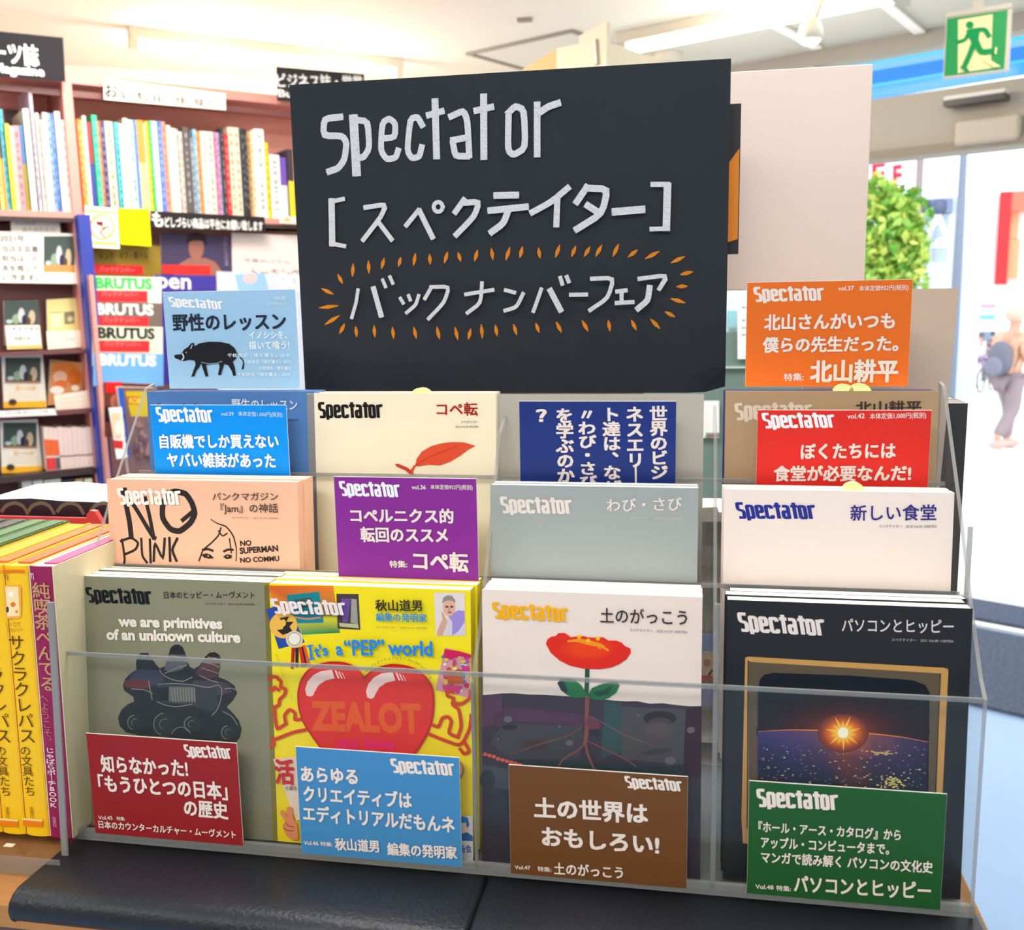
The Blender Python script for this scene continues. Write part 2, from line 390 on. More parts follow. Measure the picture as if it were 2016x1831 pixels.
def lathe(name, c, prof, m, parent, n=20, tilt=None, **k):
    V = []
    for r, z in prof:
        for i in range(n):
            a = 2*math.pi*i/n; p = np.array([r*math.cos(a), r*math.sin(a), z])
            if tilt is not None: p = np.array(tilt @ Vector(p))
            V.append(np.array(c) + p)
    Fc = [(j*n + i, j*n + (i+1) % n, (j+1)*n + (i+1) % n, (j+1)*n + i) for j in range(len(prof) - 1) for i in range(n)]
    Fc += [tuple(reversed(range(n))), tuple(range((len(prof) - 1)*n, len(prof)*n))]
    return mesh(name, V, Fc, m, parent, smooth=True, **k)
sp = thing('spotlight', 'small round white spotlight on a short arm at the top edge', 'lamp', (.99, 3.3, CEIL - .16))
spm = mat((240, 232, 214), .4)
lathe('arm', (.99, 3.3, CEIL - .09), [(.012, -.04), (.012, .09)], spm, sp, tilt=Matrix.Rotation(.35, 3, 'Y'))
lathe('lamp_head', (.97, 3.3, CEIL - .15), [(.012, .05), (.03, .035), (.045, .0), (.047, -.03)], spm, sp)
lathe('bulb', (.97, 3.3, CEIL - .182), [(.01, -.022), (.03, -.014), (.04, 0)], mat((255, 252, 240), .3, emit=1.2), sp)
lathe('smoke_detector', (.41, 4.18, CEIL), [(.05, -.05), (.062, -.04), (.068, -.015), (.075, 0)], mat((232, 222, 200), .5), None, label='round beige detector on the ceiling behind the sign', cat='detector')

# exit sign
ex = thing('exit_sign', 'green and white running-man emergency exit sign hanging from the ceiling', 'sign', (1.5, 3.1, 2.2))
d3 = ray(1862, 35); tt = 3.62; eo = CAM + ray(1859, 150)*3.35
ef = Fr(eo, (math.cos(math.radians(-22)), math.sin(math.radians(-22)), 0), (0, 0, 1)); ew = ef.at(1977, 132)[0]; eh = ef.at(1862, 38)[1]
boxes('housing', [ef.box(-.004, ew + .012, -.006, eh + .004, -.03, -.002)], mat((212, 204, 190), .4), ex)
boxes('bracket', [ef.box(-.004, ew + .012, eh + .004, eh + .02, -.035, .004)], GREY, ex)
boxes('hanger', [ef.box(ew*.4, ew*.6, eh + .02, CEIL - eo[2], -.02, -.01)], GREY, ex)
EXG = mat((0, 150, 76), .4, emit=.04)
boxes('face', [ef.box(0, ew, 0, eh, -.002, 0)], EXG, ex)
D = Draw(ef, 1400, 0, 3.273); g = (0, 150, 78); D.dh = .0008
D.poly([(1592, 128), (1815, 92), (1805, 350), (1805, 400), (1868, 430), (1590, 472)], (250, 238, 178))
D.ell((1667, 162), 25, 25, g); D.stroke([(1660, 205), (1700, 195), (1765, 190), (1790, 232)], .014, g); D.stroke([(1665, 205), (1640, 258), (1595, 272)], .012, g)
D.poly([(1650, 215), (1668, 190), (1740, 180), (1730, 215), (1720, 290), (1690, 300)], g)
D.stroke([(1695, 280), (1665, 360), (1635, 425)], .017, g); D.stroke([(1710, 270), (1738, 340), (1830, 328)], .017, g)
D.stroke([(1838, 312), (1835, 345)], .006, (250, 238, 178)); D.poly([(1605, 430), (1635, 428), (1668, 460), (1640, 466)], g); D.poly([(1740, 380), (1805, 392), (1868, 430), (1830, 437)], (250, 238, 178))
D.done('pictogram', ex, label='running figure in a doorway')

# sensor and cover under the door head
HF = Fr((*sf(0), 0), (*SD, 0), (0, 0, 1)); 
def hbox(fr, px0, px1, py0, py1, h0, h1):
    a0, b1 = fr.at(px0, py0); a1, b0 = fr.at(px1, py1); return fr.box(a0, a1, b0, b1, h0, h1)
sfr = HF.shift(.02)
sn = thing('door_sensor', 'white box sensor with a black lower strip on the door header', 'sensor', tuple(sfr.P(*sfr.at(1925, 210))))
a0, b0 = sfr.at(1868, 218); a1, b1 = sfr.at(1990, 168)
boxes('case', [sfr.box(a0, a1, b0 + .03, b1 - .02, 0, .08)], mat((236, 228, 222), .4), sn, bevel=.006)
boxes('lens_strip', [sfr.box(a0, a1, b0 + .008, b0 + .03, 0, .075)], mat((62, 58, 58), .3), sn)
a0, b0 = sfr.at(1880, 291); a1, b1 = sfr.at(2012, 245)
boxes('door_closer_cover', [sfr.box(a0, a1, b0, b0 + .11, -.02, .03)], mat((205, 192, 176), .5), label='rounded beige cover hanging below the door header', cat='cover', bevel=.02)

# ------------------------------------------------------------------ blue awning outside
aw = thing('striped_awning', 'bright blue and cyan striped fascia seen through the transom window', 'awning', (*(sf(1) + SN*.9), 2.3))
af = Fr((*(sf(0) + SN*.75), 0), (*SD, 0), (0, 0, 1))
def bandpts(f, x0, x1, ya0, ya1, yb0, yb1):  # px quad: at x0 from ya0..ya1, at x1 yb0..yb1
    return [f.at(x0, ya0), f.at(x1, yb0), f.at(x1, yb1), f.at(x0, ya1)]
def lin2(x, y0, s): return y0 + s*(x - 1700)
for y_, h_, c_, hh in ((104, 27, (0, 196, 248), 0), (131, 14, (120, 180, 236), .0), (145, 27, (0, 126, 230), .0), (172, 4, (70, 200, 245), 0), (176, 24, (0, 150, 238), 0), (96, 8, (235, 250, 255), 0)):
    s = -.165
    P = bandpts(af, 1540, 2080, lin2(1540, y_, s), lin2(1540, y_ + h_, s), lin2(2080, y_, s), lin2(2080, y_ + h_, s))
    V = [af.P(a, b, hh) for a, b in reversed(P)] + [af.P(a, b, hh + .03) for a, b in reversed(P)]
    mesh('fascia_panel', V, BF, mat(c_, .5, noise=.02), aw)

# ------------------------------------------------------------------ street
def fdist(D, yawd=-20):                     # vertical plane at distance D, facing back to the shop
    a = math.radians(yawd); return Fr(CAM + np.array([math.sin(-a), math.cos(a), 0])*D - np.array([0, 0, CAM[2]]), (math.cos(a), math.sin(a), 0), (0, 0, 1))
def pbox(name, fr, x0, x1, y0, y1, dep, m, parent=None, h=0, **k):
    a0, b1 = fr.at(x0, y0); a1, b0 = fr.at(x1, y1)
    if y1 > 1800: b0 = -.45
    return boxes(name, [fr.box(a0, a1, b0, b1, h - dep, h)], m, parent, **k)
GZ = -2.2
def gh(p): return -.005 + GS*max(0, (np.array(p[:2]) - p0) @ SN)
def gfoot(u, v):                            # where a sight line meets the sloping pavement
    z = -.2
    for _ in range(25): z = .5*z + .5*gh(g3(u, v, z))
    return g3(u, v, z)
B1 = fdist(16.0)
b = thing('white_building', 'overexposed white building with red serif letters across the street', 'building', (*B1.P(*B1.at(1760, 900))[:2], GZ))
a0, b1 = B1.at(1560, 285); a1, _ = B1.at(1808, 500)
boxes('wall', [B1.box(a0, a1, GZ, b1, -4, 0)], mat((246, 246, 246), .8), b)
D = Draw(B1); D.dh = .01
D.text('E', (1716, 362), (1742, 360), 38, (240, 40, 70), .03); D.text('F', (1759, 368), (1777, 366), 40, (240, 40, 70), .03); D.done('lettering', b, label='red serif letters')
B2 = fdist(14.5)
b = thing('grey_building', 'pale blue-grey building with a glazed front and white bracing beside the pole', 'building', (*B2.P(*B2.at(1850, 900))[:2], GZ))
a0, b1 = B2.at(1809, 392); a1, b2 = B2.at(1888, 560)
boxes('wall', [B2.box(a0, a1, GZ, b1, -3, 0)], mat((206, 214, 224), .7), b)
pbox('fascia', B2, 1812, 1875, 395, 420, .1, mat((120, 138, 168), .6), b, h=.12)
for x in (1822, 1853): lathe('round_lamp', B2.P(*B2.at(x, 408), .14), [(.1, -.01), (.1, .01)], mat((90, 100, 130), .5), b, tilt=Matrix.Rotation(math.pi/2, 3, 'X') @ Matrix.Rotation(0, 3, 'Z'))
for (x0, x1) in ((1818, 1840), (1843, 1868)):
    fo = pbox('window', B2, x0, x1, 424, 520, .05, mat((240, 244, 248), .5), b, h=.05); a0, b1 = B2.at(x0 + 2, 427); a1, b0 = B2.at(x1 - 2, 517)
    boxes('pane', [B2.box(a0, a1, b0, b1, .05, .06)], mat((176, 192, 200), .3), fo)
def bar(name, fr, p, q, wpx, m, parent, h=.2):
    a, c = fr.at(*p), fr.at(*q); d = c - a; L = np.linalg.norm(d); d /= L; n = np.array([-d[1], d[0]])*wpx*.5*np.linalg.norm(fr.at(1001, 900) - fr.at(1000, 900))
    V = [fr.P(*x, hh) for hh in (h, h + .05) for x in (a - n, c - n, c + n, a + n)]; return mesh(name, V, BF, m, parent)
WB = mat((250, 250, 250), .5)
for p, q in (((1820, 488), (1852, 426)), ((1852, 426), (1870, 470)), ((1822, 484), (1868, 484)), ((1848, 478), (1872, 470)), ((1815, 420), (1818, 520))): bar('brace', B2, p, q, 5, WB, b)
pl = Fr(fdist(12).o, fdist(12).x, (0, 0, 1)); P = pl.P(*pl.at(1881, 600))
lathe('street_pole', (P[0], P[1], gh(P) - .02), [(.055, 0), (.055, 2.0), (.035, 3.6)], mat((120, 130, 150), .6), None, n=12, label='slim blue-grey utility pole standing on the street beside the grey building', cat='pole')
P = pl.P(*pl.at(1798, 600))
lathe('street_pole', (P[0], P[1], gh(P) - .02), [(.04, 0), (.04, 3.3)], mat((150, 136, 140), .6), None, n=12, label='thin brownish pole standing on the street behind the tree', cat='pole')
B3 = fdist(20)
b = thing('corner_shop', 'white corner shop with red framed bay at the right edge', 'building', (*B3.P(*B3.at(1950, 900))[:2], GZ))
a0, b1 = B3.at(1890, 388); a1, bm = B3.at(2140, 560)
boxes('wall', [B3.box(a0, a1, bm, b1, -3, 0)], mat((246, 246, 248), .7), b)
pbox('red_frame', B3, 1971, 1983, 380, 560, .2, mat((236, 44, 50), .5), b, h=.25)
pbox('red_frame', B3, 1971, 2100, 380, 412, .2, mat((244, 120, 96), .5), b, h=.22)
for y0, y1 in ((414, 470), (472, 548)): pbox('orange_panel', B3, 1984, 2004, y0, y1, .1, mat((246, 176, 130), .5), b, h=.1)
B4 = fdist(56)
b = thing('street_shop', 'far shop with red sign and teal stripes down the street', 'building', (*B4.P(*B4.at(1930, 900))[:2], GZ))
a0, b1 = B4.at(1888, 566); a1, bt = B4.at(1962, 700)
boxes('wall', [B4.box(a0, a1, GZ, b1, -3, 0)], mat((240, 244, 246), .7), b)
pbox('red_sign', B4, 1893, 1925, 577, 600, .1, mat((236, 96, 120), .5), b, h=.1); pbox('red_sign', B4, 1893, 1961, 598, 606, .1, mat((244, 150, 170), .5), b, h=.12)
pbox('stripe', B4, 1893, 1961, 609, 614, .1, mat((170, 236, 240), .5), b, h=.1); pbox('stripe', B4, 1893, 1959, 622, 627, .1, mat((20, 214, 206), .5), b, h=.1)
pbox('display_window', B4, 1905, 1957, 632, 690, .1, mat((120, 134, 158), .5, noise=.5, nscale=2), b, h=.05)
B5 = fdist(15)
b = thing('column_block', 'pale column with a mint edge beside the far shop', 'building', (*B5.P(*B5.at(1968, 700))[:2], GZ))
a0, b1 = B5.at(1964, 590); a1, _ = B5.at(1974, 700)
boxes('column', [B5.box(a0, a1, GZ, b1, -.4, 0)], mat((214, 234, 230), .6), b)
a1, b1 = B5.at(2060, 585); boxes('wall', [B5.box(a0 + .4, a1, GZ, b1, -.5, -.1)], mat((248, 248, 248), .6), b)
# tree
TF = fdist(9.0); tc = TF.P(*TF.at(1740, 480)); ms = np.linalg.norm(TF.at(1001, 900) - TF.at(1000, 900))
TZ = gh(tc); tr = thing('street_tree', 'bushy bright green street tree beyond the doorway', 'tree', (tc[0], tc[1], TZ))
lathe('trunk', (tc[0], tc[1], TZ - .02), [(.06, 0), (.045, 1.2), (.03, 2.3)], mat((120, 100, 80), .8), tr, n=10)
rnd = np.random.RandomState(3); V, Fc, LC = [], [], []
for i in range(2600):
    v = rnd.normal(size=3); v /= np.linalg.norm(v); rr = (.55 + .45*rnd.rand())*(1 + .12*math.sin(5*v[0] + 4*v[2])); c = tc + v*rr*np.array([64*ms, 50*ms, 92*ms])
    a = rnd.normal(size=3); a /= np.linalg.norm(a); bb = np.cross(a, rnd.normal(size=3)); bb /= np.linalg.norm(bb); s_ = .035 + .03*rnd.rand(); k = len(V)
    V += [c - a*s_, c + bb*s_*.5, c + a*s_, c - bb*s_*.5]; Fc.append((k, k+1, k+2, k+3)); t = rnd.rand(); LC.append(lin((int(90 + 130*t), int(165 + 60*t), int(50 + 60*t))))
mesh('crown', V, Fc, print_mat('leaf', .5), tr, inks=LC, kind='stuff')

# ------------------------------------------------------------------ people
def figure(name, loc, nodes, edges, m, parent, sub=2):
    me = bpy.data.meshes.new(name); ks = list(nodes); me.from_pydata([np.array(nodes[k][0])*1.0 for k in ks], [(ks.index(a), ks.index(b)) for a, b in edges], [])
    o = bpy.data.objects.new(name, me); COL.objects.link(o)
    s = o.modifiers.new('skin', 'SKIN'); s.use_smooth_shade = True
    for i, k in enumerate(ks):
        r = nodes[k][1]; me.skin_vertices[0].data[i].radius = r if isinstance(r, tuple) else (r, r); me.skin_vertices[0].data[i].use_root = (i == 0)
    u = o.modifiers.new('sub', 'SUBSURF'); u.levels = sub; u.render_levels = sub
    me.materials.append(m)
    if parent: o.parent = parent
    return o
SKIN = mat((214, 160, 138), .6)
def person(lab, loc, rz, sc, shirt, pants, hair, shoes, bag=None, cap=None, seed=0):
    t = thing('person', lab, 'person', loc); t.rotation_euler = (0, 0, rz); t.scale = (sc, sc, sc)
    # facing +x when rz = 0, mid-stride
    nb = {'pel': ((0, 0, .92), (.13, .11)), 'bel': ((.01, 0, 1.08), (.12, .10)), 'che': ((.03, 0, 1.30), (.15, .11)), 'nek': ((.04, 0, 1.45), .055), 'hed': ((.07, 0, 1.55), (.07, .075)), 'top': ((.06, 0, 1.66), (.075, .08)),
      'shl': ((.03, .17, 1.38), .055), 'ell': ((-.06, .21, 1.12), .042), 'wrl': ((.10, .20, .93), .03), 'hal': ((.14, .20, .87), .03),
      'shr': ((.03, -.17, 1.38), .055), 'elr': ((.0, -.22, 1.13), .042), 'wrr': ((.16, -.17, 1.0), .03), 'har': ((.22, -.16, .98), .03),
      'hpl': ((0, .09, .86), .085), 'knl': ((.17, .09, .50), .06), 'anl': ((.13, .09, .10), .04), 'tol': ((.27, .09, .04), .035),
      'hpr': ((0, -.09, .86), .085), 'knr': ((.0, -.09, .49), .06), 'anr': ((-.26, -.09, .18), .04), 'tor': ((-.17, -.09, .05), .035)}
    eb = [('pel', 'bel'), ('bel', 'che'), ('che', 'nek'), ('nek', 'hed'), ('hed', 'top'), ('che', 'shl'), ('shl', 'ell'), ('ell', 'wrl'), ('wrl', 'hal'), ('che', 'shr'), ('shr', 'elr'), ('elr', 'wrr'), ('wrr', 'har'),
      ('pel', 'hpl'), ('hpl', 'knl'), ('knl', 'anl'), ('anl', 'tol'), ('pel', 'hpr'), ('hpr', 'knr'), ('knr', 'anr'), ('anr', 'tor')]
    figure('body', loc, nb, eb, SKIN, t)
    g = 1.16
    def sub_(ks, es, add): return {k: (nb[k][0], tuple(x*g + add for x in (nb[k][1] if isinstance(nb[k][1], tuple) else (nb[k][1],)*2))) for k in ks}, es
    n_, e_ = sub_(['bel', 'pel', 'che', 'shl', 'ell', 'shr', 'elr'], [('bel', 'pel'), ('bel', 'che'), ('che', 'shl'), ('shl', 'ell'), ('che', 'shr'), ('shr', 'elr')], .015); figure('shirt', loc, n_, e_, mat(shirt, .8), t)
    n_, e_ = sub_(['pel', 'hpl', 'knl', 'anl', 'hpr', 'knr', 'anr'], [('pel', 'hpl'), ('hpl', 'knl'), ('knl', 'anl'), ('pel', 'hpr'), ('hpr', 'knr'), ('knr', 'anr')], .018); figure('trousers', loc, n_, e_, mat(pants, .8), t)
    def loc_mesh(nm, V, Fc, m, sm=False):
        me = bpy.data.meshes.new(nm); me.from_pydata(V, [], Fc); me.materials.append(m); o = bpy.data.objects.new(nm, me); COL.objects.link(o); o.parent = t
        s_ = o.modifiers.new('s', 'SUBSURF'); s_.levels = 2; s_.render_levels = 2
        if sm: me.polygons.foreach_set('use_smooth', [True]*len(Fc))
        return o
    def bx(c, r): return [(c[0] + r[0]*i, c[1] + r[1]*j, c[2] + r[2]*k) for k in (-1, 1) for i, j in ((-1, -1), (1, -1), (1, 1), (-1, 1))]
    loc_mesh('hair', bx((.035, 0, 1.645), (.125, .13, .12)), BF, mat(hair, .8), True)
    for s_, c in (('shoe', (.22, .09, .05)), ('shoe', (-.2, -.09, .09))): loc_mesh(s_, bx(c, (.19, .07, .07)), BF, mat(shoes, .6), True)
    for s_ in (.03, -.03): loc_mesh('eye', bx((.148, s_, 1.60), (.012, .012, .009)), BF, mat((40, 34, 34), .3), True)
    loc_mesh('nose', bx((.158, 0, 1.575), (.02, .015, .03)), BF, SKIN, True)
    loc_mesh('mouth', bx((.146, 0, 1.535), (.01, .03, .007)), BF, mat((170, 90, 84), .5), True)
    if bag:
        o = loc_mesh('backpack', bx((-.17, 0, 1.12), (.13, .19, .25)), BF, mat(bag, .8), True)
        o2 = loc_mesh('backpack_pocket', bx((-.27, 0, 1.03), (.06, .14, .14)), BF, mat([int(x*1.15) for x in bag], .8), True); o2.parent = o
    return t
PP = gfoot(1968, 884); gz = PP[2]
person('pedestrian walking away in a beige shirt and grey trousers with a blue-grey backpack', (PP[0] + .05, PP[1], gz - .0), math.radians(35), .98, (222, 176, 150), (150, 134, 138), (214, 186, 170), (206, 170, 160), bag=(112, 112, 128))
for (u, v, lab, sh, pt, hr, s) in ((1905, 762, 'distant pedestrian in pale top beside the utility pole', (240, 232, 238), (190, 178, 190), (210, 140, 90), .95), (1925, 748, 'distant pedestrian in lilac trousers under the white umbrella', (226, 214, 228), (150, 130, 160), (90, 80, 90), .9), (1950, 742, 'distant pedestrian in a dark jacket right of the white umbrella', (84, 88, 110), (120, 120, 140), (60, 56, 66), .95)):
    p = gfoot(u, v); person(lab, (p[0], p[1], p[2]), math.radians(-70), s, sh, pt, hr, (120, 120, 130))
p = gfoot(1930, 752); UZ = p[2] + 1.0; um = thing('umbrella', 'white umbrella open above the distant pedestrians', 'umbrella', (p[0], p[1], UZ))
lathe('canopy', (p[0], p[1], UZ + .62), [(.62, 0), (.5, .16), (.3, .27), (.05, .33)], mat((248, 248, 250), .6), um, n=16); lathe('handle', (p[0], p[1], UZ + .1), [(.012, 0), (.012, .8)], mat((90, 90, 90), .5), um, n=8)
p = gfoot(1941, 772); BZ = p[2]; mo = thing('bicycle', 'grey bicycle parked in the street near the umbrella', 'bicycle', (p[0], p[1], BZ))
def torus(name, c, R, r, m, parent, ax):
    V, Fc = [], []; X = np.array(ax, float); Z = np.array([0, 0, 1.]); Y = np.cross(Z, X)
    for i in range(20):
        a = 2*math.pi*i/20; cd = X*math.cos(a) + Z*math.sin(a)
        for j in range(6):
            b_ = 2*math.pi*j/6; V.append(np.array(c) + cd*(R + r*math.cos(b_)) + Y*r*math.sin(b_))
    Fc = [(i*6 + j, ((i+1) % 20)*6 + j, ((i+1) % 20)*6 + (j+1) % 6, i*6 + (j+1) % 6) for i in range(20) for j in range(6)]
    return mesh(name, V, Fc, m, parent)
dm = mat((86, 90, 98), .5); ax = np.array([.5, .866, 0])
for s in (-.5, .5): torus('wheel', np.array([p[0], p[1], BZ + .33]) + ax*s, .31, .025, dm, mo, ax)
def rod(name, a, b, r, m, parent, n=8, **k):
    a, b = np.array(a, float), np.array(b, float); d = (b - a)/np.linalg.norm(b - a); u = np.cross(d, [0, 0, 1.] if abs(d[2]) < .9 else [1., 0, 0]); u /= np.linalg.norm(u); v = np.cross(d, u)
    V = [c + (u*math.cos(2*math.pi*i/n) + v*math.sin(2*math.pi*i/n))*r for c in (a, b) for i in range(n)]
    return mesh(name, V, [(i, (i+1) % n, (i+1) % n + n, i + n) for i in range(n)] + [tuple(reversed(range(n))), tuple(range(n, 2*n))], m, parent, **k)
bc = np.array([p[0], p[1], BZ])
for a, b_ in (((-.5, .33), (-.15, .8)), ((-.15, .8), (.35, .75)), ((-.1, .3), (.35, .75)), ((.35, .75), (.5, .33)), ((.35, .75), (.33, 1.0)), ((-.5, .33), (-.1, .3))): rod('frame_tube', bc + ax*a[0] + [0, 0, a[1]], bc + ax*b_[0] + [0, 0, b_[1]], .02, dm, mo)
boxes('saddle', [wb(p[0] - .14, p[0] - .0, p[1] - .22, p[1] - .04, BZ + .82, BZ + .88)], mat((60, 60, 66), .5), mo)
# ------------------------------------------------------------------ left bookshelf
BA = math.radians(45)
SH = Fr(CAM + ray(190, 410)*3.3, (math.cos(BA), math.sin(BA), 0), (0, 0, 1)); SH.o[2] = 0; SH = Fr(SH.o, SH.x, SH.y)
PINK = mat((228, 150, 138), .5, noise=.04, nscale=5); PINKD = mat((206, 128, 118), .6); MAROON = mat((112, 66, 66), .55, noise=.06, nscale=6); BLUE = mat((46, 60, 158), .5)
sa = lambda u, v: SH.at(u, v)
zt = sa(350, 178)[1]; zb1 = sa(350, 424)[1]; XL, XR = sa(-260, 400)[0], sa(760, 400)[0]; xp0, xp1 = sa(133, 300)[0], sa(153, 300)[0]
bk = thing('bookshelf', 'tall salmon-pink steel bookshelf along the left wall with magazines', 'shelf', tuple(SH.P(xp0, 0)))
def sb(name, a0, a1, b0, b1, h0, h1, m, par=bk, **k): return boxes(name, [SH.box(a0, a1, b0, b1, h0, h1)], m, par, **k)
sb('upright', xp0, xp1, 0, zt + .02, -.30, 0, PINK, bevel=.002)
sb('upright', XR, XR + .04, 0, zt + .02, -.30, 0, PINK); sb('upright', XL - .04, XL, 0, zt + .02, -.30, 0, PINK)
sb('top_board', XL, xp0, zt - .012, zt + .02, -.30, 0, PINKD); sb('top_board', xp1, XR, zt - .012, zt + .02, -.30, 0, PINK)
BKP = mat((250, 186, 172), .6)
sb('back_panel', XL, xp0, 0, zt, -.28, -.26, BKP); sb('back_panel', xp1, XR, 0, zt, -.28, -.26, BKP)
for a, b_ in ((XL, xp0), (xp1, XR)):
    sb('cross_rail', a, b_, zt - .05, zt - .03, -.03, -.02, mat((120, 70, 66), .5))
    sb('shelf_board', a, b_, zb1 - .02, zb1, -.30, 0, mat((214, 150, 138), .5)); sb('shelf_edge', a, b_, zb1 - .034, zb1 - .02, -.02, .002, mat((60, 44, 44), .5))
# books on the top shelf
def crp(ox, oy, s): return lambda p: (ox + p[0]/s, oy + p[1]/s)
K1 = crp(0, 0, 3.36)
ORD = 'first second third fourth fifth sixth seventh eighth ninth tenth eleventh twelfth thirteenth fourteenth fifteenth sixteenth seventeenth eighteenth nineteenth twentieth'.split()
def ordn(i):
    if i < 20: return ORD[i]
    t, u = divmod(i + 1, 10); tens = {2: 'twent', 3: 'thirt', 4: 'fort', 5: 'fift'}[t]
    return tens + 'ieth' if u == 0 else tens + 'y-' + ORD[u - 1]
def cname(c):
    names = {'white': (250, 246, 238), 'cream': (238, 222, 196), 'orange': (244, 140, 40), 'green': (40, 180, 110), 'red': (220, 50, 50), 'navy': (52, 48, 96), 'blue': (70, 110, 200), 'light blue': (160, 215, 235), 'teal': (70, 170, 180), 'yellow': (245, 220, 30), 'pink': (226, 140, 160), 'grey': (150, 140, 132), 'black': (36, 36, 42), 'tan': (205, 160, 100), 'purple': (120, 80, 180), 'olive': (140, 130, 60), 'salmon': (225, 150, 130), 'lavender': (196, 186, 214)}
    return min(names, key=lambda n: sum((a - b)**2 for a, b in zip(names[n], c)))
RB = [(525,545,785,(246,120,30)),(545,566,790,(130,160,80)),(567,592,760,(246,232,216)),(596,623,800,(180,50,60),(50,70,160)),(625,661,758,(40,190,140)),(663,679,795,(236,110,50)),(680,711,795,(56,50,100)),(713,766,795,(228,214,190)),(770,800,805,(80,180,200)),(801,831,815,(246,240,232)),(834,864,775,(240,226,200)),(865,904,785,(190,224,236)),(905,914,790,(90,140,220)),(915,965,790,(246,150,60),(250,196,140)),(966,980,810,(236,206,180)),(981,1000,795,(246,222,30)),(1001,1017,795,(60,190,120)),(1019,1052,797,(244,240,230)),(1055,1086,797,(84,118,214)),(1088,1114,797,(226,150,130)),(1116,1139,825,(246,236,210)),(1140,1175,845,(250,246,238)),(1176,1195,850,(190,180,170)),(1196,1219,865,(226,216,204)),(1220,1256,838,(92,84,84)),(1262,1289,905,(120,130,140)),(1290,1311,850,(150,200,230)),(1312,1333,862,(240,150,60)),(1335,1376,865,(244,230,212)),(1377,1419,867,(240,224,206)),(1420,1444,868,(222,130,170)),(1445,1464,870,(190,170,210)),(1465,1486,845,(50,44,52)),(1490,1518,880,(224,44,44)),(1520,1559,835,(240,222,196)),(1560,1597,838,(246,232,206)),(1600,1620,850,(44,44,52)),(1621,1642,852,(36,38,46)),(1645,1667,868,(206,160,90)),(1668,1690,868,(240,230,208)),(1691,1752,850,(252,248,240)),(1753,1778,940,(246,220,40)),(1786,1853,1018,(250,246,244)),(1855,1898,1035,(122,84,190),(250,248,246)),(1900,1936,985,(60,52,60),(246,214,40))]
LB = [(-60,-30,770,(60,60,90)),(-28,0,800,(230,200,120)),(0,20,760,(60,40,60),(240,150,40)),(22,48,715,(80,190,210)),(50,78,815,(232,218,60)),(79,104,830,(236,220,190)),(106,144,825,(226,150,160)),(146,176,825,(60,120,170),(150,140,50)),(178,216,715,(246,236,220)),(219,227,740,(90,84,90)),(230,252,568,(214,204,226)),(262,284,740,(240,230,216)),(285,306,790,(226,214,206)),(307,331,740,(240,234,228)),(332,357,742,(140,170,206)),(359,382,745,(60,110,190)),(384,420,735,(244,238,230)),(422,445,790,(214,208,200)),(447,470,800,(190,184,178))]
def shelf_books(L, x_base_shift, who, grp):
    for i, bdef in enumerate(L):
        x0, x1, yt, c = bdef[:4]; sft = 34
        a0 = sa(*K1((x0 + sft*.35, 1100)))[0]; a1 = sa(*K1((x1 + sft*.35, 1100)))[0]; z1 = sa(*K1(((x0 + x1)/2, yt)))[1]
        a1 = max(a1, a0 + .006)
        t = thing('magazine', '%s spine on the top shelf, %s from the %s' % (cname(c), ordn(i), who), 'magazine', tuple(SH.P(a0, zb1, -.02)), grp)
        dep = .18 + .02*((i*7) % 3); hf = -.012 - .004*((i*5) % 4)
        boxes('body', [SH.box(a0, a1 - .0006, zb1, z1, hf - dep, hf)], mat(c, .45, noise=.05, nscale=20), t)
        zz = z1 - (z1 - zb1)*.45
        if len(bdef) > 4: boxes('spine_band', [SH.box(a0, a1 - .0006, zb1 + .002, zz, hf, hf + .0008)], mat(bdef[4], .45), t)
        else:
            cc = tuple(int(q*.6 + 95) for q in c) if sum(c) < 420 else tuple(int(q*.74) for q in c)
            D = Draw(SH.shift(hf + .0006)); w_ = (a1 - a0)*.45; m_ = (a0 + a1)/2; rr = random.Random(i)
            z = z1 - .02
            while z > zb1 + .03:
                l = rr.uniform(.006, .02); D.poly([(m_ - w_/2, z - l), (m_ + w_/2, z - l), (m_ + w_/2, z), (m_ - w_/2, z)], cc, True); D.lay = 1; z -= l + rr.uniform(.004, .02)
            D.done('spine_lettering', t)
shelf_books(RB, 0, 'pink upright rightwards', 'magazines on the top shelf right of the upright')
shelf_books(LB, 0, 'left picture edge', 'magazines on the top shelf left of the upright')
sb('bookend', sa(*K1((120, 760)))[0], sa(*K1((215, 760)))[0], zb1, sa(*K1((180, 640)))[1], -.255, -.25, mat((120, 104, 120), .4), None, label='tall lavender divider plate standing among the left magazines', cat='divider')
# hanging signs and cards
def card(name, lab, cat, px, fr, col, th=.002, ink=None, rough=.5, parent=None):
    P = [fr.at(*p) for p in px]; V = [fr.P(*P[i], -th) for i in (3, 2, 1, 0)] + [fr.P(*P[i], 0) for i in (3, 2, 1, 0)]
    t = thing(name, lab, cat, tuple(V[4])); mesh('board', V, BF, mat(col, .7, spec=.1), t); D = Draw(fr)
    if ink: ink(D)
    D.done('lettering', t); return t
SG = SH.shift(.03)
def ink(D):
    D.text('ーツ誌', (-14, 122), (78, 132), 40, (246, 244, 240), .035); D.text('Magazine', (-12, 141), (88, 150), 17, (246, 244, 240), .04)
card('category_sign', 'black hanging category sign with white lettering, cut by the left edge', 'sign', [(-120, 50), (124, 74), (129, 161), (-120, 140)], SG, (44, 42, 46), ink=ink)
def ink(D):
    D.text('お', (207, 192), (233, 194), 27, (40, 34, 36), .03); D.text('探しの際は', (237, 196), (292, 201), 17, (40, 34, 36), .025); D.text('係員までお気軽にご相談ください', (300, 202), (436, 212), 15, (56, 48, 50), .02)
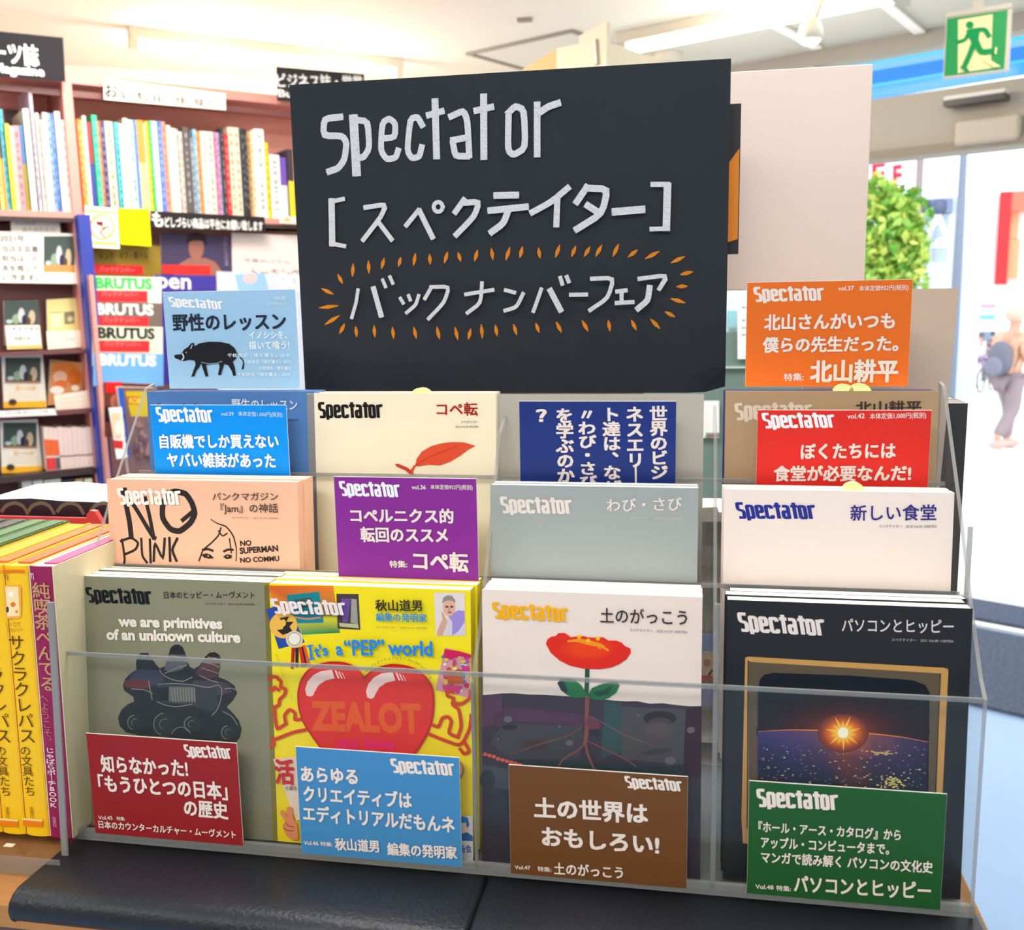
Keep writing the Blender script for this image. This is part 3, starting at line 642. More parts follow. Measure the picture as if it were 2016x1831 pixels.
card('notice_strip', 'white strip notice with black characters taped under the top rail of the shelf', 'sign', [(203, 155), (444, 184), (445, 217), (205, 196)], SG, (250, 242, 228), ink=ink)
def ink(D): 
    D.text('ビジネス誌・営業', (547, 172), (716, 176), 26, (240, 240, 240), .03); D.text('Business', (548, 190), (640, 196), 14, (240, 240, 240), .03)
card('category_sign', 'black hanging sign partly hidden behind the top left of the chalk board', 'sign', [(544, 131), (717, 146), (718, 210), (546, 198)], SG, (52, 50, 52), ink=ink)
def ink(D):
    for k in range(24):
        a = 2*math.pi*k/24; b_ = a + 2*math.pi/24; r = 23; D.stroke([(201 + r*math.cos(a), 447 + r*1.03*math.sin(a)), (201 + r*math.cos(b_), 447 + r*1.03*math.sin(b_))], .006, (244, 160, 50), up=False)
    D.up(); D.stroke([(188, 432), (214, 462)], .005, (244, 160, 50)); D.poly([(190, 436), (203, 436), (203, 445), (190, 443)], (110, 40, 34)); D.stroke([(206, 448), (196, 458), (206, 466)], .005, (150, 50, 40)); D.stroke([(204, 450), (214, 446)], .005, (90, 50, 44))
    D.poly([(172, 413), (228, 417), (228, 421), (172, 417)], (244, 226, 60)); D.poly([(176, 475), (230, 478), (230, 483), (176, 480)], (244, 214, 60))
card('prohibition_card', 'white and yellow card with an orange prohibition circle below the top shelf', 'sign', [(167, 405), (230, 410), (236, 490), (172, 487)], SG, (252, 246, 230), ink=ink)
def ink(D):
    D.text('お客様へ', (246, 422), (272, 425), 7, (150, 130, 20), .01)
    for y in (432, 440, 448, 456, 464, 474): D.stroke([(240, y), (288, y + 3)], .0018, (206, 180, 30))
card('notice_card', 'plain bright yellow card with fine print beside the prohibition card', 'sign', [(232, 410), (293, 412), (298, 485), (238, 481)], SG, (250, 240, 10), ink=ink)
def ink(D):
    D.text('も', (299, 446), (322, 448), 29, (246, 244, 240), .04); D.text('どしづらい商品は平台にお願い致します', (325, 447), (518, 455), 19, (246, 244, 240), .03)
card('notice_strip', 'black strip with white characters along the edge of the top shelf', 'sign', [(296, 415), (521, 427), (523, 457), (298, 449)], SG, (46, 42, 44), ink=ink)
card('price_tag', 'small white shelf tag beside the left edge of the chalk board', 'tag', [(551, 425), (582, 427), (582, 441), (551, 439)], SG, (250, 240, 224), ink=lambda D: D.text('本', (556, 437), (576, 438), 9, (230, 150, 60), .02))
# blue edge post and pink lower post
PF = SH.shift(.06)
P = [PF.at(*p) for p in ((153, 422), (180, 424), (214, 966), (186, 964))]
xb0, xb1 = P[0][0], P[1][0]
boxes('side_post', [PF.box(xb0, xb1 - .004, 0, P[0][1], -.3, 0)], BLUE, bk, label='blue edge strip')
# lower right magazine racks: sloped covers
def flat(name, lab, cat, px, fr, col, th=.006, ink=None, group=None, rough=.45):
    P = [fr.at(*p) for p in px]; V = [fr.P(*P[i], -th) for i in (3, 2, 1, 0)] + [fr.P(*P[i], 0) for i in (3, 2, 1, 0)]
    t = thing(name, lab, cat, tuple(V[4]), group); mesh('pages', [v - fr.n*.0008 for v in V], BF, mat((244, 236, 222), .7), t)
    D = Draw(fr); D.dh = .0005; D.poly(px, col)
    if ink: ink(D)
    D.done('cover', t); return t
sb('lower_back', xp1 + .03, XR, .15, zb1 - .04, -.12, -.10, mat((196, 156, 150), .6))
R1 = SH.shift(-.03)
def ink(D): D.text('キング・オブ・筋トレ', (196, 512), (292, 508), 13, (86, 70, 20), .02); D.poly([(180, 520), (281, 523), (282, 541), (181, 538)], (232, 44, 46)); D.text('バックナンバー', (196, 534), (264, 537), 10, (250, 150, 140), .01)
flat('magazine', 'olive gold magazine under the yellow cards with a red strip', 'magazine', [(178, 478), (316, 484), (318, 560), (180, 556)], R1, (150, 124, 42), ink=ink)
def ink(D):
    D.poly([(342, 540), (352, 520), (372, 508), (404, 508), (424, 516), (438, 536), (436, 556), (344, 552)], (160, 108, 98)); D.ell((386, 488), 15, 24, (166, 110, 96)); D.poly([(366, 480), (370, 462), (386, 457), (404, 462), (408, 484), (396, 474), (378, 474)], (48, 36, 42))
    D.poly([(318, 521), (414, 523), (414, 541), (320, 539)], (232, 50, 50)); D.vtext('プロレス写真', (442, 466), (446, 524), 7, (150, 140, 170), .01)
flat('magazine', 'dark slate magazine with a bare-shouldered man in a dark cap', 'magazine', [(316, 458), (455, 466), (458, 560), (318, 554)], R1, (74, 64, 96), ink=ink)
def ink(D): D.text('写真のリアル', (480, 516), (572, 520), 7, (130, 120, 120), .0); D.text('トーキング', (496, 546), (590, 550), 20, (150, 140, 140), .0)
flat('magazine', 'plain pale magazine left of the chalk board with faint grey lettering', 'magazine', [(456, 458), (640, 466), (642, 560), (458, 556)], R1, (244, 228, 222), ink=ink)
R2 = SH.shift(.03)
def bmag(y0, y1, bg, tc, lab, h, ribbon=True, x1=318, ext_=()):
    fr = SH.shift(h); k = (y0 - 543)*.042
    def ink(D):
        D.text('BRUTUS', (188 + k, y0 + 24), (300 + k*1.2, y0 + 26), 20, tc, .045)
        if ribbon: D.poly([(188 + k, y0 + 29), (290 + k, y0 + 30), (290 + k, y0 + 52), (188 + k, y0 + 51)], (236, 50, 56)); D.text('バックナンバー', (200 + k, y0 + 41), (272 + k, y0 + 42), 10, (250, 150, 140), .01)
    flat('magazine', lab, 'magazine', [(178 + k, y0), (x1 + k*.6, y0 + 3), (x1 + k*.6, y1), (178 + k, y1)], fr, bg, ink=ink, group='stepped magazines in the low rack')
bmag(543, 610, (236, 230, 216), (60, 200, 90), 'magazine with a bright green title and red strip, topmost of the stepped stack', .03)
bmag(594, 660, (120, 104, 96), (246, 244, 240), 'magazine with a white title on brown-grey, second of the stepped stack', .05)
bmag(641, 720, (232, 236, 206), (40, 38, 38), 'magazine with a black title on pale green, third of the stepped stack', .07)
bmag(694, 760, (110, 170, 232), (246, 248, 250), 'sky-blue magazine with a white title, lowest of the stepped stack', .09, ribbon=False)
sb('lower_post', sa(176, 700)[0], sa(184, 700)[0] , 0, sa(178, 543)[1], -.02, .10, mat((226, 160, 150), .5))
def ink(D): D.text('pen', (309, 566), (376, 569), 20, (246, 240, 236), .02, ref='x')
flat('magazine', 'indigo magazine with a large white serif title behind the pale blue card', 'magazine', [(304, 541), (425, 543), (425, 760), (306, 756)], SH.shift(.02), (66, 54, 150), ink=ink)
def ink(D): D.poly([(462, 540), (520, 538), (530, 575), (470, 575)], (150, 190, 236)); D.ell((492, 548), 14, 10, (240, 190, 190)); D.text('GQ', (545, 566), (592, 567), 26, (250, 248, 246), .05)
flat('magazine', 'light blue magazine with large white initials beside the chalk board', 'magazine', [(427, 534), (620, 542), (622, 780), (430, 770)], SH.shift(.02), (206, 214, 236), ink=ink)
def ink(D): D.poly([(208, 752), (240, 752), (240, 775), (208, 773)], (224, 34, 34)); D.ell((226, 790), 9, 14, (190, 110, 90)); D.poly([(206, 800), (218, 800), (216, 830), (206, 830)], (36, 28, 28))
flat('magazine', 'red and dark magazine with a face, under the sky-blue one', 'magazine', [(204, 752), (300, 756), (300, 860), (206, 860)], SH.shift(.10), (110, 56, 46), ink=ink)
def ink(D):
    D.poly([(232, 765), (242, 766), (256, 900), (248, 900)], (40, 90, 190)); D.poly([(246, 770), (300, 770), (300, 820), (258, 820)], (206, 176, 30)); D.poly([(250, 780), (276, 781), (276, 796), (252, 795)], (190, 90, 60)); D.text('KOB', (254, 793), (276, 794), 10, (246, 220, 60), .03)
    for i in range(26):
        rr = random.Random(i); D.ell((rr.uniform(262, 298), rr.uniform(826, 900)), rr.uniform(4, 9), rr.uniform(4, 8), random.choice([(150, 110, 110), (110, 76, 84), (186, 160, 150), (90, 70, 90)]), n=9)
    D.vtext('INTERRAL', (240, 800), (250, 896), 7, (60, 50, 60), .02)
flat('magazine', 'thick magazine with a blue spine and yellow and patchwork cover behind the rack edge', 'magazine', [(232, 762), (310, 764), (312, 934), (254, 932)], SH.shift(.16), (120, 90, 96), th=.03, ink=ink)
def ink(D): D.ell((232, 846), 8, 18, (236, 200, 190)); D.poly([(222, 866), (242, 868), (242, 884), (224, 882)], (206, 50, 50)); D.poly([(218, 812), (236, 813), (238, 862), (222, 860)], (232, 204, 170)); D.ell((233, 842), 7, 14, (250, 232, 220))
flat('leaflet', 'white leaflet with a small figure standing in the low rack', 'leaflet', [(214, 803), (240, 802), (252, 900), (230, 904)], SH.shift(.17), (252, 244, 238), ink=ink)
sb('low_shelf', xb1, XR, sa(240, 960)[1] - .03, sa(240, 960)[1], -.3, .2, PINKD)
# left bay, face-out books
LBk = SH.shift(-.10)
sb('inner_back', XL, xb0, .2, zb1 - .034, -.13, -.11, MAROON)
for (y, h) in ((692, .012), (812, .016), (934, .02), (1010, .02)):
    z = sa(60, y)[1]; sb('display_ledge', XL, xb0, z - h, z, -.11, .0, MAROON if y < 900 else mat((60, 44, 44), .5))
def photo(D, x0, y0, x1, y1):
    D.poly([(x0, y0), (x1, y0), (x1, y1), (x0, y1)], (74, 88, 84)); w_, h_ = x1 - x0, y1 - y0
    for (a, b_, r, s, c) in ((.35, .72, .12, .2, (150, 176, 150)), (.5, .58, .1, .3, (214, 214, 214)), (.58, .75, .07, .2, (50, 50, 90)), (.8, .65, .1, .28, (214, 190, 160)), (.7, .8, .07, .15, (90, 80, 50)), (.15, .82, .1, .08, (200, 210, 210))): D.ell((x0 + w_*a, y0 + h_*b_), w_*r, h_*s, c, n=12)
    D.poly([(x0, y1 - h_*.06), (x1, y1 - h_*.06), (x1, y1), (x0, y1)], (186, 130, 96))
F1 = SH.shift(-.03)
def ink(D): photo(D, 86, 465, 147, 530); D.poly([(86, 522), (147, 522), (148, 536), (86, 536)], (226, 160, 90)); D.text('2021年', (0, 476), (50, 477), 13, (90, 78, 74), .02); [D.text(s, (4, y), (76, y + 1), 12, (96, 80, 76), .02) for s, y in (('当店文芸書', 496), ('担当はこの', 515), ('本を推して', 534), ('いきます。', 552))]
card('pop_card', 'large white handwritten-style card with a small picture above the face-out books', 'card', [(-40, 454), (156, 460), (156, 559), (-40, 556)], F1, (252, 246, 236), ink=ink)
def ink(D): D.text('第165回候補', (30, 443), (70, 443), 6, (150, 140, 140), 0); D.text('直木賞受賞作!', (44, 456), (110, 457), 8, (160, 150, 150), 0)
card('pop_card', 'narrow pale card standing on top of the large white card', 'card', [(21, 434), (117, 436), (120, 462), (22, 462)], SH.shift(-.035), (240, 228, 216), ink=ink)
def fb(lab, px, col, ink=None): return flat('book', lab, 'book', px, LBk.shift(.03), col, th=.02, ink=ink)
fb('grey picture book behind the confetti-printed card', [(8, 592), (76, 591), (78, 680), (10, 680)], (120, 124, 122), lambda D: photo(D, 8, 592, 76, 642))
def ink(D): [D.ell((16 + i*11.5, 647), 2.5, 2.5, c, n=10) for i, c in enumerate(((190, 160, 220), (60, 80, 190), (226, 120, 160), (240, 170, 90), (220, 60, 70), (110, 190, 90)))]; D.poly([(14, 681), (82, 679), (82, 686), (14, 687)], (246, 206, 110)); D.text('話題の本', (28, 670), (60, 670), 7, (120, 100, 100), .01)
card('pop_card', 'white card with a row of coloured dots in front of the grey picture book', 'card', [(10, 641), (78, 640), (83, 686), (14, 688)], SH.shift(-.045), (252, 248, 238), ink=ink)
def ink(D): D.poly([(100, 616), (122, 615), (122, 646), (101, 647)], (250, 240, 190)); D.stroke([(100, 616), (122, 615)], .002, (60, 56, 40)); D.poly([(126, 614), (146, 613), (146, 636), (127, 638)], (130, 126, 100)); D.ell((138, 628), 6, 6, (206, 196, 150), n=10)
fb('pale yellow book with a small picture, right of the grey one', [(92, 590), (156, 586), (160, 672), (94, 676)], (236, 220, 150), ink)
card('pop_card', 'plain white card in front of the pale yellow book', 'card', [(91, 652), (159, 650), (160, 684), (94, 688)], SH.shift(-.045), (248, 238, 220), ink=lambda D: D.text('おすすめ', (128, 670), (146, 670), 5, (150, 140, 130), 0))
def whale(y0, y1, x0=4, x1=88):
    def ink(D):
        photo(D, x0 + 6, y0 + 4, x1 - 8, y0 + (y1 - y0)*.52); D.poly([(x0 + 2, y1 - 12), (x1 + 2, y1 - 14), (x1 + 3, y1 - 1), (x0 + 4, y1)], (250, 186, 50)); D.text('夏への扉', (x0 + 26, y0 + (y1 - y0)*.65), (x0 + 66, y0 + (y1 - y0)*.65), 8, (246, 200, 90), .01)
        for k in range(3): D.stroke([(x0 + 12, y0 + (y1 - y0)*(.7 + k*.05)), (x0 + 74, y0 + (y1 - y0)*(.7 + k*.05))], .0012, (226, 206, 170))
        D.ell((x0 + 20, y1 - 12), 8, 6, (70, 60, 50), n=14)
    return ink
fb('white book with a green picture and orange foot above the label strip', [(3, 700), (84, 698), (92, 802), (8, 804)], (246, 240, 228), whale(700, 803))
def ink(D):
    for (x, y, rx, ry, c) in ((128, 730, 26, 16, (226, 130, 50)), (118, 742, 14, 12, (240, 190, 160)), (146, 742, 14, 16, (216, 110, 40)), (120, 756, 12, 8, (230, 120, 60)), (112, 768, 14, 8, (252, 244, 230)), (148, 764, 8, 6, (252, 240, 220))): D.ell((x, y), rx, ry, c, n=16)
fb('leaning orange and cream illustrated book', [(100, 708), (162, 714), (164, 796), (94, 798)], (214, 150, 96), ink)
card('pop_card', 'pale card with fine print tilted in front of the orange book', 'card', [(106, 778), (175, 768), (178, 809), (112, 818)], SH.shift(-.02), (246, 228, 210), ink=lambda D: [D.stroke([(118, 786 + k*9), (166, 780 + k*9)], .0012, (190, 160, 140)) for k in range(3)])
card('shelf_label', 'long white label strip on the ledge under the white book', 'label', [(-60, 812), (108, 804), (112, 817), (-60, 824)], SH.shift(.004), (246, 240, 234), ink=lambda D: D.text('注目の文庫と新刊コミックの棚', (10, 817), (94, 813), 6, (120, 110, 110), .0))
fb('white book with a green picture and orange foot on the dark bottom ledge', [(0, 828), (74, 825), (84, 926), (4, 932)], (246, 240, 228), whale(828, 931, 0, 80))
for i in range(10):
    x = 86 + i*9.4; z0 = sa(60, 932)[1]; a0, z1 = SH.at(x, 842 + (i % 3)); a1 = SH.at(x + 9, 842)[0]
    t = thing('paperback', 'paperback in the white row on the bottom ledge, %s from its left end' % ordn(i), 'book', tuple(SH.P(a0, z0, -.02)), 'paperbacks on the bottom ledge')
    boxes('body', [SH.box(a0, a1, z0, z1, -.10, -.012)], mat((232, 206, 196), .5), t)
    if i < 3: boxes('spine_band', [SH.box(a0, a1 - .0005, z0 + (z1 - z0)*.35, z0 + (z1 - z0)*.72, -.012, -.011)], mat((230, 96, 40), .5), t); boxes('spine_band', [SH.box(a0, a1 - .0005, z0 + .003, z0 + (z1 - z0)*.3, -.012, -.011)], mat((216, 50, 50) if i != 2 else (84, 84, 84), .5), t)
    else: boxes('spine_band', [SH.box(a0, a1 - .0005, z0 + (z1 - z0)*.3, z0 + (z1 - z0)*.33, -.012, -.011)], mat((120, 90, 80), .5), t)
for i, (x, w_, c) in enumerate(((44, 20, (196, 188, 180)), (66, 20, (214, 206, 200)), (88, 34, (206, 200, 192)), (124, 24, (52, 48, 52)), (150, 16, (190, 160, 110)), (168, 16, (240, 226, 196)))):
    z0 = sa(60, 1008)[1]; a0, z1 = SH.at(x, 948 - i*.8); a1 = SH.at(x + w_, 948)[0]
    boxes('paperback', [SH.box(a0, a1 - .001, z0, z1, -.10, -.012)], mat(c, .5, noise=.3, nscale=60), label='%s book on the lowest visible ledge, %s from its left end' % (cname(c), ordn(i)), cat='book', group='books on the lowest visible ledge')

# ------------------------------------------------------------------ objects between the display and the window
STK = mat((214, 218, 214), .4)
# wooden box on top of the tall stand behind the sign
a = Fr((0.05, 2.6, 0), (math.cos(A1), math.sin(A1), 0), (0, 0, 1))
c0, zt_ = a.at(1095, 95); c1, zt2 = a.at(1207, 45); cl, _ = a.at(1030, 130); c2 = a.at(1183, 120)[0]
wbx = thing('wooden_box_shelf', 'pale plywood box with an orange front edge rising behind the chalk sign', 'shelf', tuple(a.P(c0, 1.2)))
boxes('body', [a.box(c0, c2, .0, zt_ + .0, -.35, 0)], mat((240, 226, 196), .6, noise=.05, nscale=6), wbx, bevel=.002)
pA, pB = g3(1027, 138, zt_), g3(1096, 95, zt_); boxes('side_face', [[(*(q[:2] + w_), z) for z in (1.2, zt_) for q, w_ in ((pA, 0), (pB, 0), (pB, np.array([.004, .008])), (pA, np.array([.004, .008])))]], mat((222, 160, 84), .6), wbx, label='orange wooden side')
c3 = a.at(1162, 120)[0]
V = [a.P(*a.at(*p), hh) for hh in (.012, .03) for p in ((1162, 200), (1204, 200), (1205, 46), (1150, 74))]
mesh('worn_panel', V, BF, mat((240, 224, 196), .7, noise=.1, nscale=12), wbx)
rod('door_bolt', a.P(*a.at(1184, 82), .035), a.P(*a.at(1187, 130), .035), .008, mat((190, 176, 158), .4, metal=.5), wbx)
# teal glass cabinet seen in the slits
TC = Fr((.2, 1.35, 0), (1, 0, 0), (0, 0, 1)); tq = lambda u, v: TC.at(u, v)
x0, zt_ = tq(1380, 560); x1 = tq(1490, 560)[0]; zm = tq(1400, 655)[1]; zc = tq(1400, 862)[1]
cb = thing('display_cabinet', 'grey-green display cabinet with a pale glass top behind the rack', 'cabinet', (x0, 1.4, 0))
boxes('body', [TC.box(x0 - .5, x1 + .1, 0, zm, -.5, 0)], mat((112, 138, 132), .4, noise=.05, nscale=8), cb)
boxes('shelf_edge', [TC.box(x0 - .5, x1 + .1, tq(1400, 725)[1], tq(1400, 721)[1], 0, .01)], mat((190, 214, 206), .4), cb)
boxes('glass_top', [TC.box(x0 - .5, x1 + .1, zm, zt_, -.45, -.03)], mat((222, 238, 240), .3), cb)
boxes('blue_panel', [TC.box(tq(1432, 610)[0], tq(1452, 610)[0], tq(1440, 645)[1], tq(1440, 612)[1], -.02, -.01)], mat((150, 206, 224), .4), cb)
def ink(D): [D.text(s, (1460, y), (1475, y), 5, (50, 50, 60), .01) for s, y in (('営業', 608), ('平日', 634), ('10:00', 648), ('お知', 662))]
card('opening_hours_notice', 'white paper notice stuck on the cabinet beside the orange card', 'notice', [(1452, 596), (1500, 596), (1500, 707), (1452, 707)], TC.shift(.012), (248, 248, 250), ink=ink)
card('paper_notice', 'blank white sheet on the cabinet, in the gap beside the silver board', 'notice', [(1372, 789), (1416, 789), (1416, 862), (1372, 862)], TC.shift(.012), (250, 250, 250), ink=lambda D: (D.poly([(1390, 852), (1416, 852), (1416, 861), (1388, 862)], (120, 160, 150)), D.poly([(1392, 856), (1414, 856), (1414, 861), (1392, 861)], (170, 110, 100))))
RS = Fr((.2, .215, 0), (1, 0, 0), (0, 0, 1))
rs = thing('rear_rack', 'clear rack with bright metal ledges seen through the gap in the display', 'rack', (.57, .215, T - .012))
STEEL = mat((240, 236, 224), .3, metal=.1)
xa, xb = RS.at(1376, 1300)[0] - .03, RS.at(1424, 1300)[0] + .035
for y, hh in ((1008, .01), (1150, .004), (1286, .008), (1452, .006), (1505, .014), (1612, .012), (1668, .004)):
    z = RS.at(1400, y)[1]; boxes('ledge', [RS.box(xa, xb, z - hh, z, -.07, .0)], STEEL, rs)
boxes('back_panel', [RS.box(xa, xb, T - .012, RS.at(1400, 1020)[1], -.08, -.07)], mat((244, 242, 234), .5, noise=.08, nscale=9), rs)
for x in (xa, xb): boxes('side_frame', [RS.box(x - .004, x, T - .012, RS.at(1400, 1000)[1], -.08, .0)], STEEL, rs)
card('leaflet', 'blue leaflet on the rear rack, seen in the gap', 'leaflet', [(1380, 1250), (1410, 1250), (1410, 1282), (1380, 1282)], RS.shift(.002), (150, 170, 232))
card('leaflet', 'beige leaflet with drawings on the rear rack under the blue one', 'leaflet', [(1380, 1290), (1415, 1290), (1415, 1340), (1380, 1340)], RS.shift(.002), (232, 206, 178), ink=lambda D: (D.ell((1392, 1305), 7, 8, (200, 150, 130)), D.poly([(1380, 1330), (1415, 1330), (1415, 1340), (1380, 1340)], (220, 110, 100)), D.stroke([(1396, 1328), (1402, 1320)], .002, (40, 40, 40))))
card('leaflet', 'small violet leaflet on the rear rack, lowest in the gap', 'leaflet', [(1380, 1358), (1412, 1358), (1412, 1388), (1380, 1388)], RS.shift(.002), (170, 166, 214))
card('paper_stack', 'loose white papers with yellow marks on the upper ledge in the gap', 'paper', [(1372, 1000), (1412, 998), (1416, 1012), (1372, 1014)], RS.shift(.004), (240, 238, 232), ink=lambda D: D.ell((1398, 1005), 6, 3, (232, 224, 120)))

# white panel, poster edge, beige board, black stack
Z0 = T
pn = thing('blank_display_board', 'blank white rigid panel standing behind the right side of the chalk sign', 'panel', (.6, .45, Z0 + .3))
boxes('panel', [wb(.40, .746, .450, .456, Z0 + .488, Z0 + .7355)], MILK, pn, bevel=.001)
boxes('stand', [wb(.43, .56, .457, .459, Z0 - .02, Z0 + .55), wb(.43, .56, .40, .52, Z0 - .022, Z0 - .019)], ACR, pn)
t = thing('poster_board', 'narrow visible edge of a black and orange board behind the chalk sign', 'board', (.55, .33, Z0 + .4))
boxes('board', [wb(.40, .5975, .331, .336, Z0 + .5255, Z0 + .679)], mat((30, 30, 36), .5), t)
V = [(.52, .3305, Z0 + .60), (.596, .3305, Z0 + .543), (.596, .3305, Z0 + .637), (.52, .3305, Z0 + .575)]
V = [(.56, .3308, Z0 + .50 + .03), (.5965, .3308, Z0 + .541), (.5965, .3308, Z0 + .634), (.56, .3308, Z0 + .585)]
mesh('orange_panel', [(x, .331, z) for x, y, z in V] + [(x, .3303, z) for x, y, z in V], BF, mat((236, 140, 20), .5), t)
boxes('stand', [wb(.45, .5, .337, .339, Z0 - .02, Z0 + .6)], ACR, t)
t = thing('beige_board', 'rough beige board standing behind the orange card at the right', 'board', (.74, .25, Z0 + .2))
BGM = mat((204, 180, 160), .8, noise=.05, nscale=25, bump=.6)
boxes('board', [[(.66, .252, Z0 + .24), (.792, .252, Z0 + .24), (.792, .262, Z0 + .24), (.66, .262, Z0 + .24), (.66, .252, Z0 + .485), (.8015, .252, Z0 + .485), (.8015, .262, Z0 + .485), (.66, .262, Z0 + .485)]], BGM, t)
boxes('stand', [wb(.68, .78, .256, .26, Z0 - .02, Z0 + .25)], mat((200, 190, 176), .5), t)
for i in range(5):
    y = .302 + i*.0135
    t = thing('catalogue', 'black-backed catalogue standing behind the rack at the far right, %s from the front' % ordn(i), 'book', (.74, y, Z0 + .12), 'black catalogues behind the rack')
    boxes('pages', [wb(.645, .8275, y + .0012, y + .0118, Z0 + .128, Z0 + .3685)], mat((216, 200, 184), .8), t)
    boxes('cover', [wb(.644, .8285, y, y + .0009, Z0 + .127, Z0 + .369), wb(.644, .8285, y + .0121, y + .013, Z0 + .127, Z0 + .369)], mat((40, 38, 42), .4), t)
t = thing('clear_stand', 'clear acrylic stand whose edge shows right of the rack', 'stand', (.82, .2, Z0 - .02))
boxes('side_panel', [wb(.795, .798, .13, .38, Z0 - .02, Z0 + .19)], ACR, t)
cs_ = Fr((0, .30, T), (1, 0, 0), (0, 0, 1)); a0, b0 = cs_.at(1906, 1037); boxes('front_edge', [wb(a0, a0 + .0045, .298, .301, T - .01, T + b0)], ACE, t); boxes('shelf', [wb(.64, .83, .29, .38, Z0 + .121, Z0 + .126)], ACR, t)

# ------------------------------------------------------------------ counter
WOOD = mat((176, 124, 74), .55, spec=.2, noise=.22, nscale=10, stretch=(1.5, 26, 26)); WOODD = mat((104, 74, 52), .45, noise=.2, nscale=12, stretch=(1.5, 20, 20))
boxes('base_sheet', [wb(.003, .768, -.0125, .29, T - .0118, T - .0012)], mat((120, 126, 130), .35), None, label='thin grey sheet lying on the counter under the clear rack', cat='sheet')
ct = thing('counter', 'brown wood-grain display counter with open dark shelves under its top', 'counter', (0, .2, 0))
boxes('counter_top', [wb(-.75, .785, -.104, .75, T - .034, T - .012)], WOOD, ct, bevel=.0015)
boxes('apron', [wb(-.74, .775, -.095, -.075, T - .075, T - .034)], WOODD, ct)
for x in (-.62, -.095, .34, .757): boxes('divider', [wb(x, x + .018, -.09, .72, 0.0, T - .0345)], WOODD, ct)
boxes('lower_shelf', [wb(-.74, .775, -.085, .72, T - .36, T - .34)], WOODD, ct); boxes('back_panel', [wb(-.74, .775, .72, .735, 0, T - .04)], WOODD, ct)
for i, (x0, x1, c, lab) in enumerate(((-.085, .0, (40, 34, 44), 'dark book cover lying on the shelf under the counter, left of the grey one'), (.004, .06, (120, 110, 120), 'grey book lying on the shelf under the counter beside the wooden divider'), (.075, .2, (42, 40, 52), 'black book lying on the shelf under the counter, third from the divider'), (.215, .32, (60, 40, 40), 'dark brown book lying on the shelf under the counter'))):
    t = thing('book', lab, 'book', ((x0 + x1)/2, 0, T - .34)); boxes('cover', [wb(x0, x1, -.06, .16, T - .34, T - .17)], mat(c, .4), t, bevel=.002); boxes('pages', [wb(x0 + .003, x1 - .003, -.0605, .158, T - .335, T - .175)], mat((210, 200, 186), .8), t)
LEA = mat((29, 33, 41), .4, noise=.1, nscale=300, bump=.4, spec=.35)
def padm(x0, x1, lab):
    prof = [(-.013, T - .012), (-.013, T), (-.094, T + .001), (-.102, T - .001), (-.108, T - .006), (-.110, T - .013), (-.108, T - .021), (-.104, T - .026), (-.1045, T - .012)]
    n = len(prof); V = [(x, y, z) for x in (x0, x0 + .003, x1 - .003, x1) for y, z in ([(a*1.0, b - (.0015 if x in (x0, x1) else 0)) for a, b in prof])]
    Fc = [(j*n + i, (j+1)*n + i, (j+1)*n + (i+1) % n, j*n + (i+1) % n) for j in range(3) for i in range(n)] + [tuple(range(n)), tuple(reversed(range(3*n, 4*n)))]
    o = mesh('leather_pad', V, [tuple(reversed(f)) for f in Fc], LEA, None, label=lab, cat='pad', smooth=True)
    return o
padm(-.004, .3845, 'black padded leather mat lying on the counter edge, left one of two')
padm(.3865, .778, 'black padded leather mat lying on the counter edge, right one of two')

# ------------------------------------------------------------------ acrylic display rack
RX0, RX1 = .0015, .769; YT = [0, .056, .128]; ZT = [0, .080, .156]; LEAN = math.radians(3.5)
rk = thing('magazine_rack', 'three-tier clear acrylic magazine rack standing on the counter', 'rack', (.38, 0, T))
prof = [(-.018, 0), (-.018, .179), (-.004, .190), (.035, .238), (.088, .312), (.157, .399), (.172, .402), (.172, 0)]
for x in (RX0 - .003, RX1):
    n = len(prof); V = [(xx, y, T + z) for xx in (x, x + .003) for y, z in prof]
    mesh('side_panel', V, [tuple(range(n)), tuple(reversed(range(n, 2*n)))], ACR, rk)
    mesh('side_edge', V, [(i, i + n, (i+1) % n + n, (i+1) % n) for i in range(n - 1)], ACD, rk)
def pane(name, x0, x1, y, z0, z1, th=.0025, top=True, lean=False):
    tn = math.tan(LEAN) if lean else 0; sh = lambda b: [(p[0], p[1] + (p[2] - T - z0)*tn, p[2]) for p in b]
    boxes(name, [sh(wb(x0, x1, y, y + th, T + z0, T + z1 - .0035))], ACR, rk)
    if top: boxes('lip_edge', [sh(wb(x0, x1, y, y + th, T + z1 - .0035, T + z1))], ACE, rk)
pane('front_lip', RX0, RX1, -.019, 0, .180); pane('tier_lip', RX0, RX1, .0535, .083, .2385, th=.0018, lean=True); pane('tier_lip', RX0, RX1, .119, .16, .318, lean=True)
boxes('foot_strip', [wb(RX0 - .003, RX1 + .003, -.021, -.0165, T + .001, T + .011)], ACE, rk)
for y0, y1, z in ((-.016, .05, .0), (.053, .119, .077), (.122, .172, .153)): boxes('tier_floor', [wb(RX0, RX1, y0, y1, T + z, T + z + .003)], ACR, rk)
for x in (.374, .5705):
    pf = [(-.016, .003), (-.016, .17), (.02, .21), (.07, .28), (.122, .36), (.172, .38), (.172, .16), (.12, .155), (.12, .08), (.053, .075), (.053, .003)]
    V = [(xx, y, T + z) for xx in (x, x + .003) for y, z in pf]; n = len(pf)
    mesh('divider', V, [tuple(range(n)), tuple(reversed(range(n, 2*n)))], ACR, rk)
    mesh('divider_edge', V, [(i, i + n, (i+1) % n + n, (i+1) % n) for i in range(5)], ACE, rk)
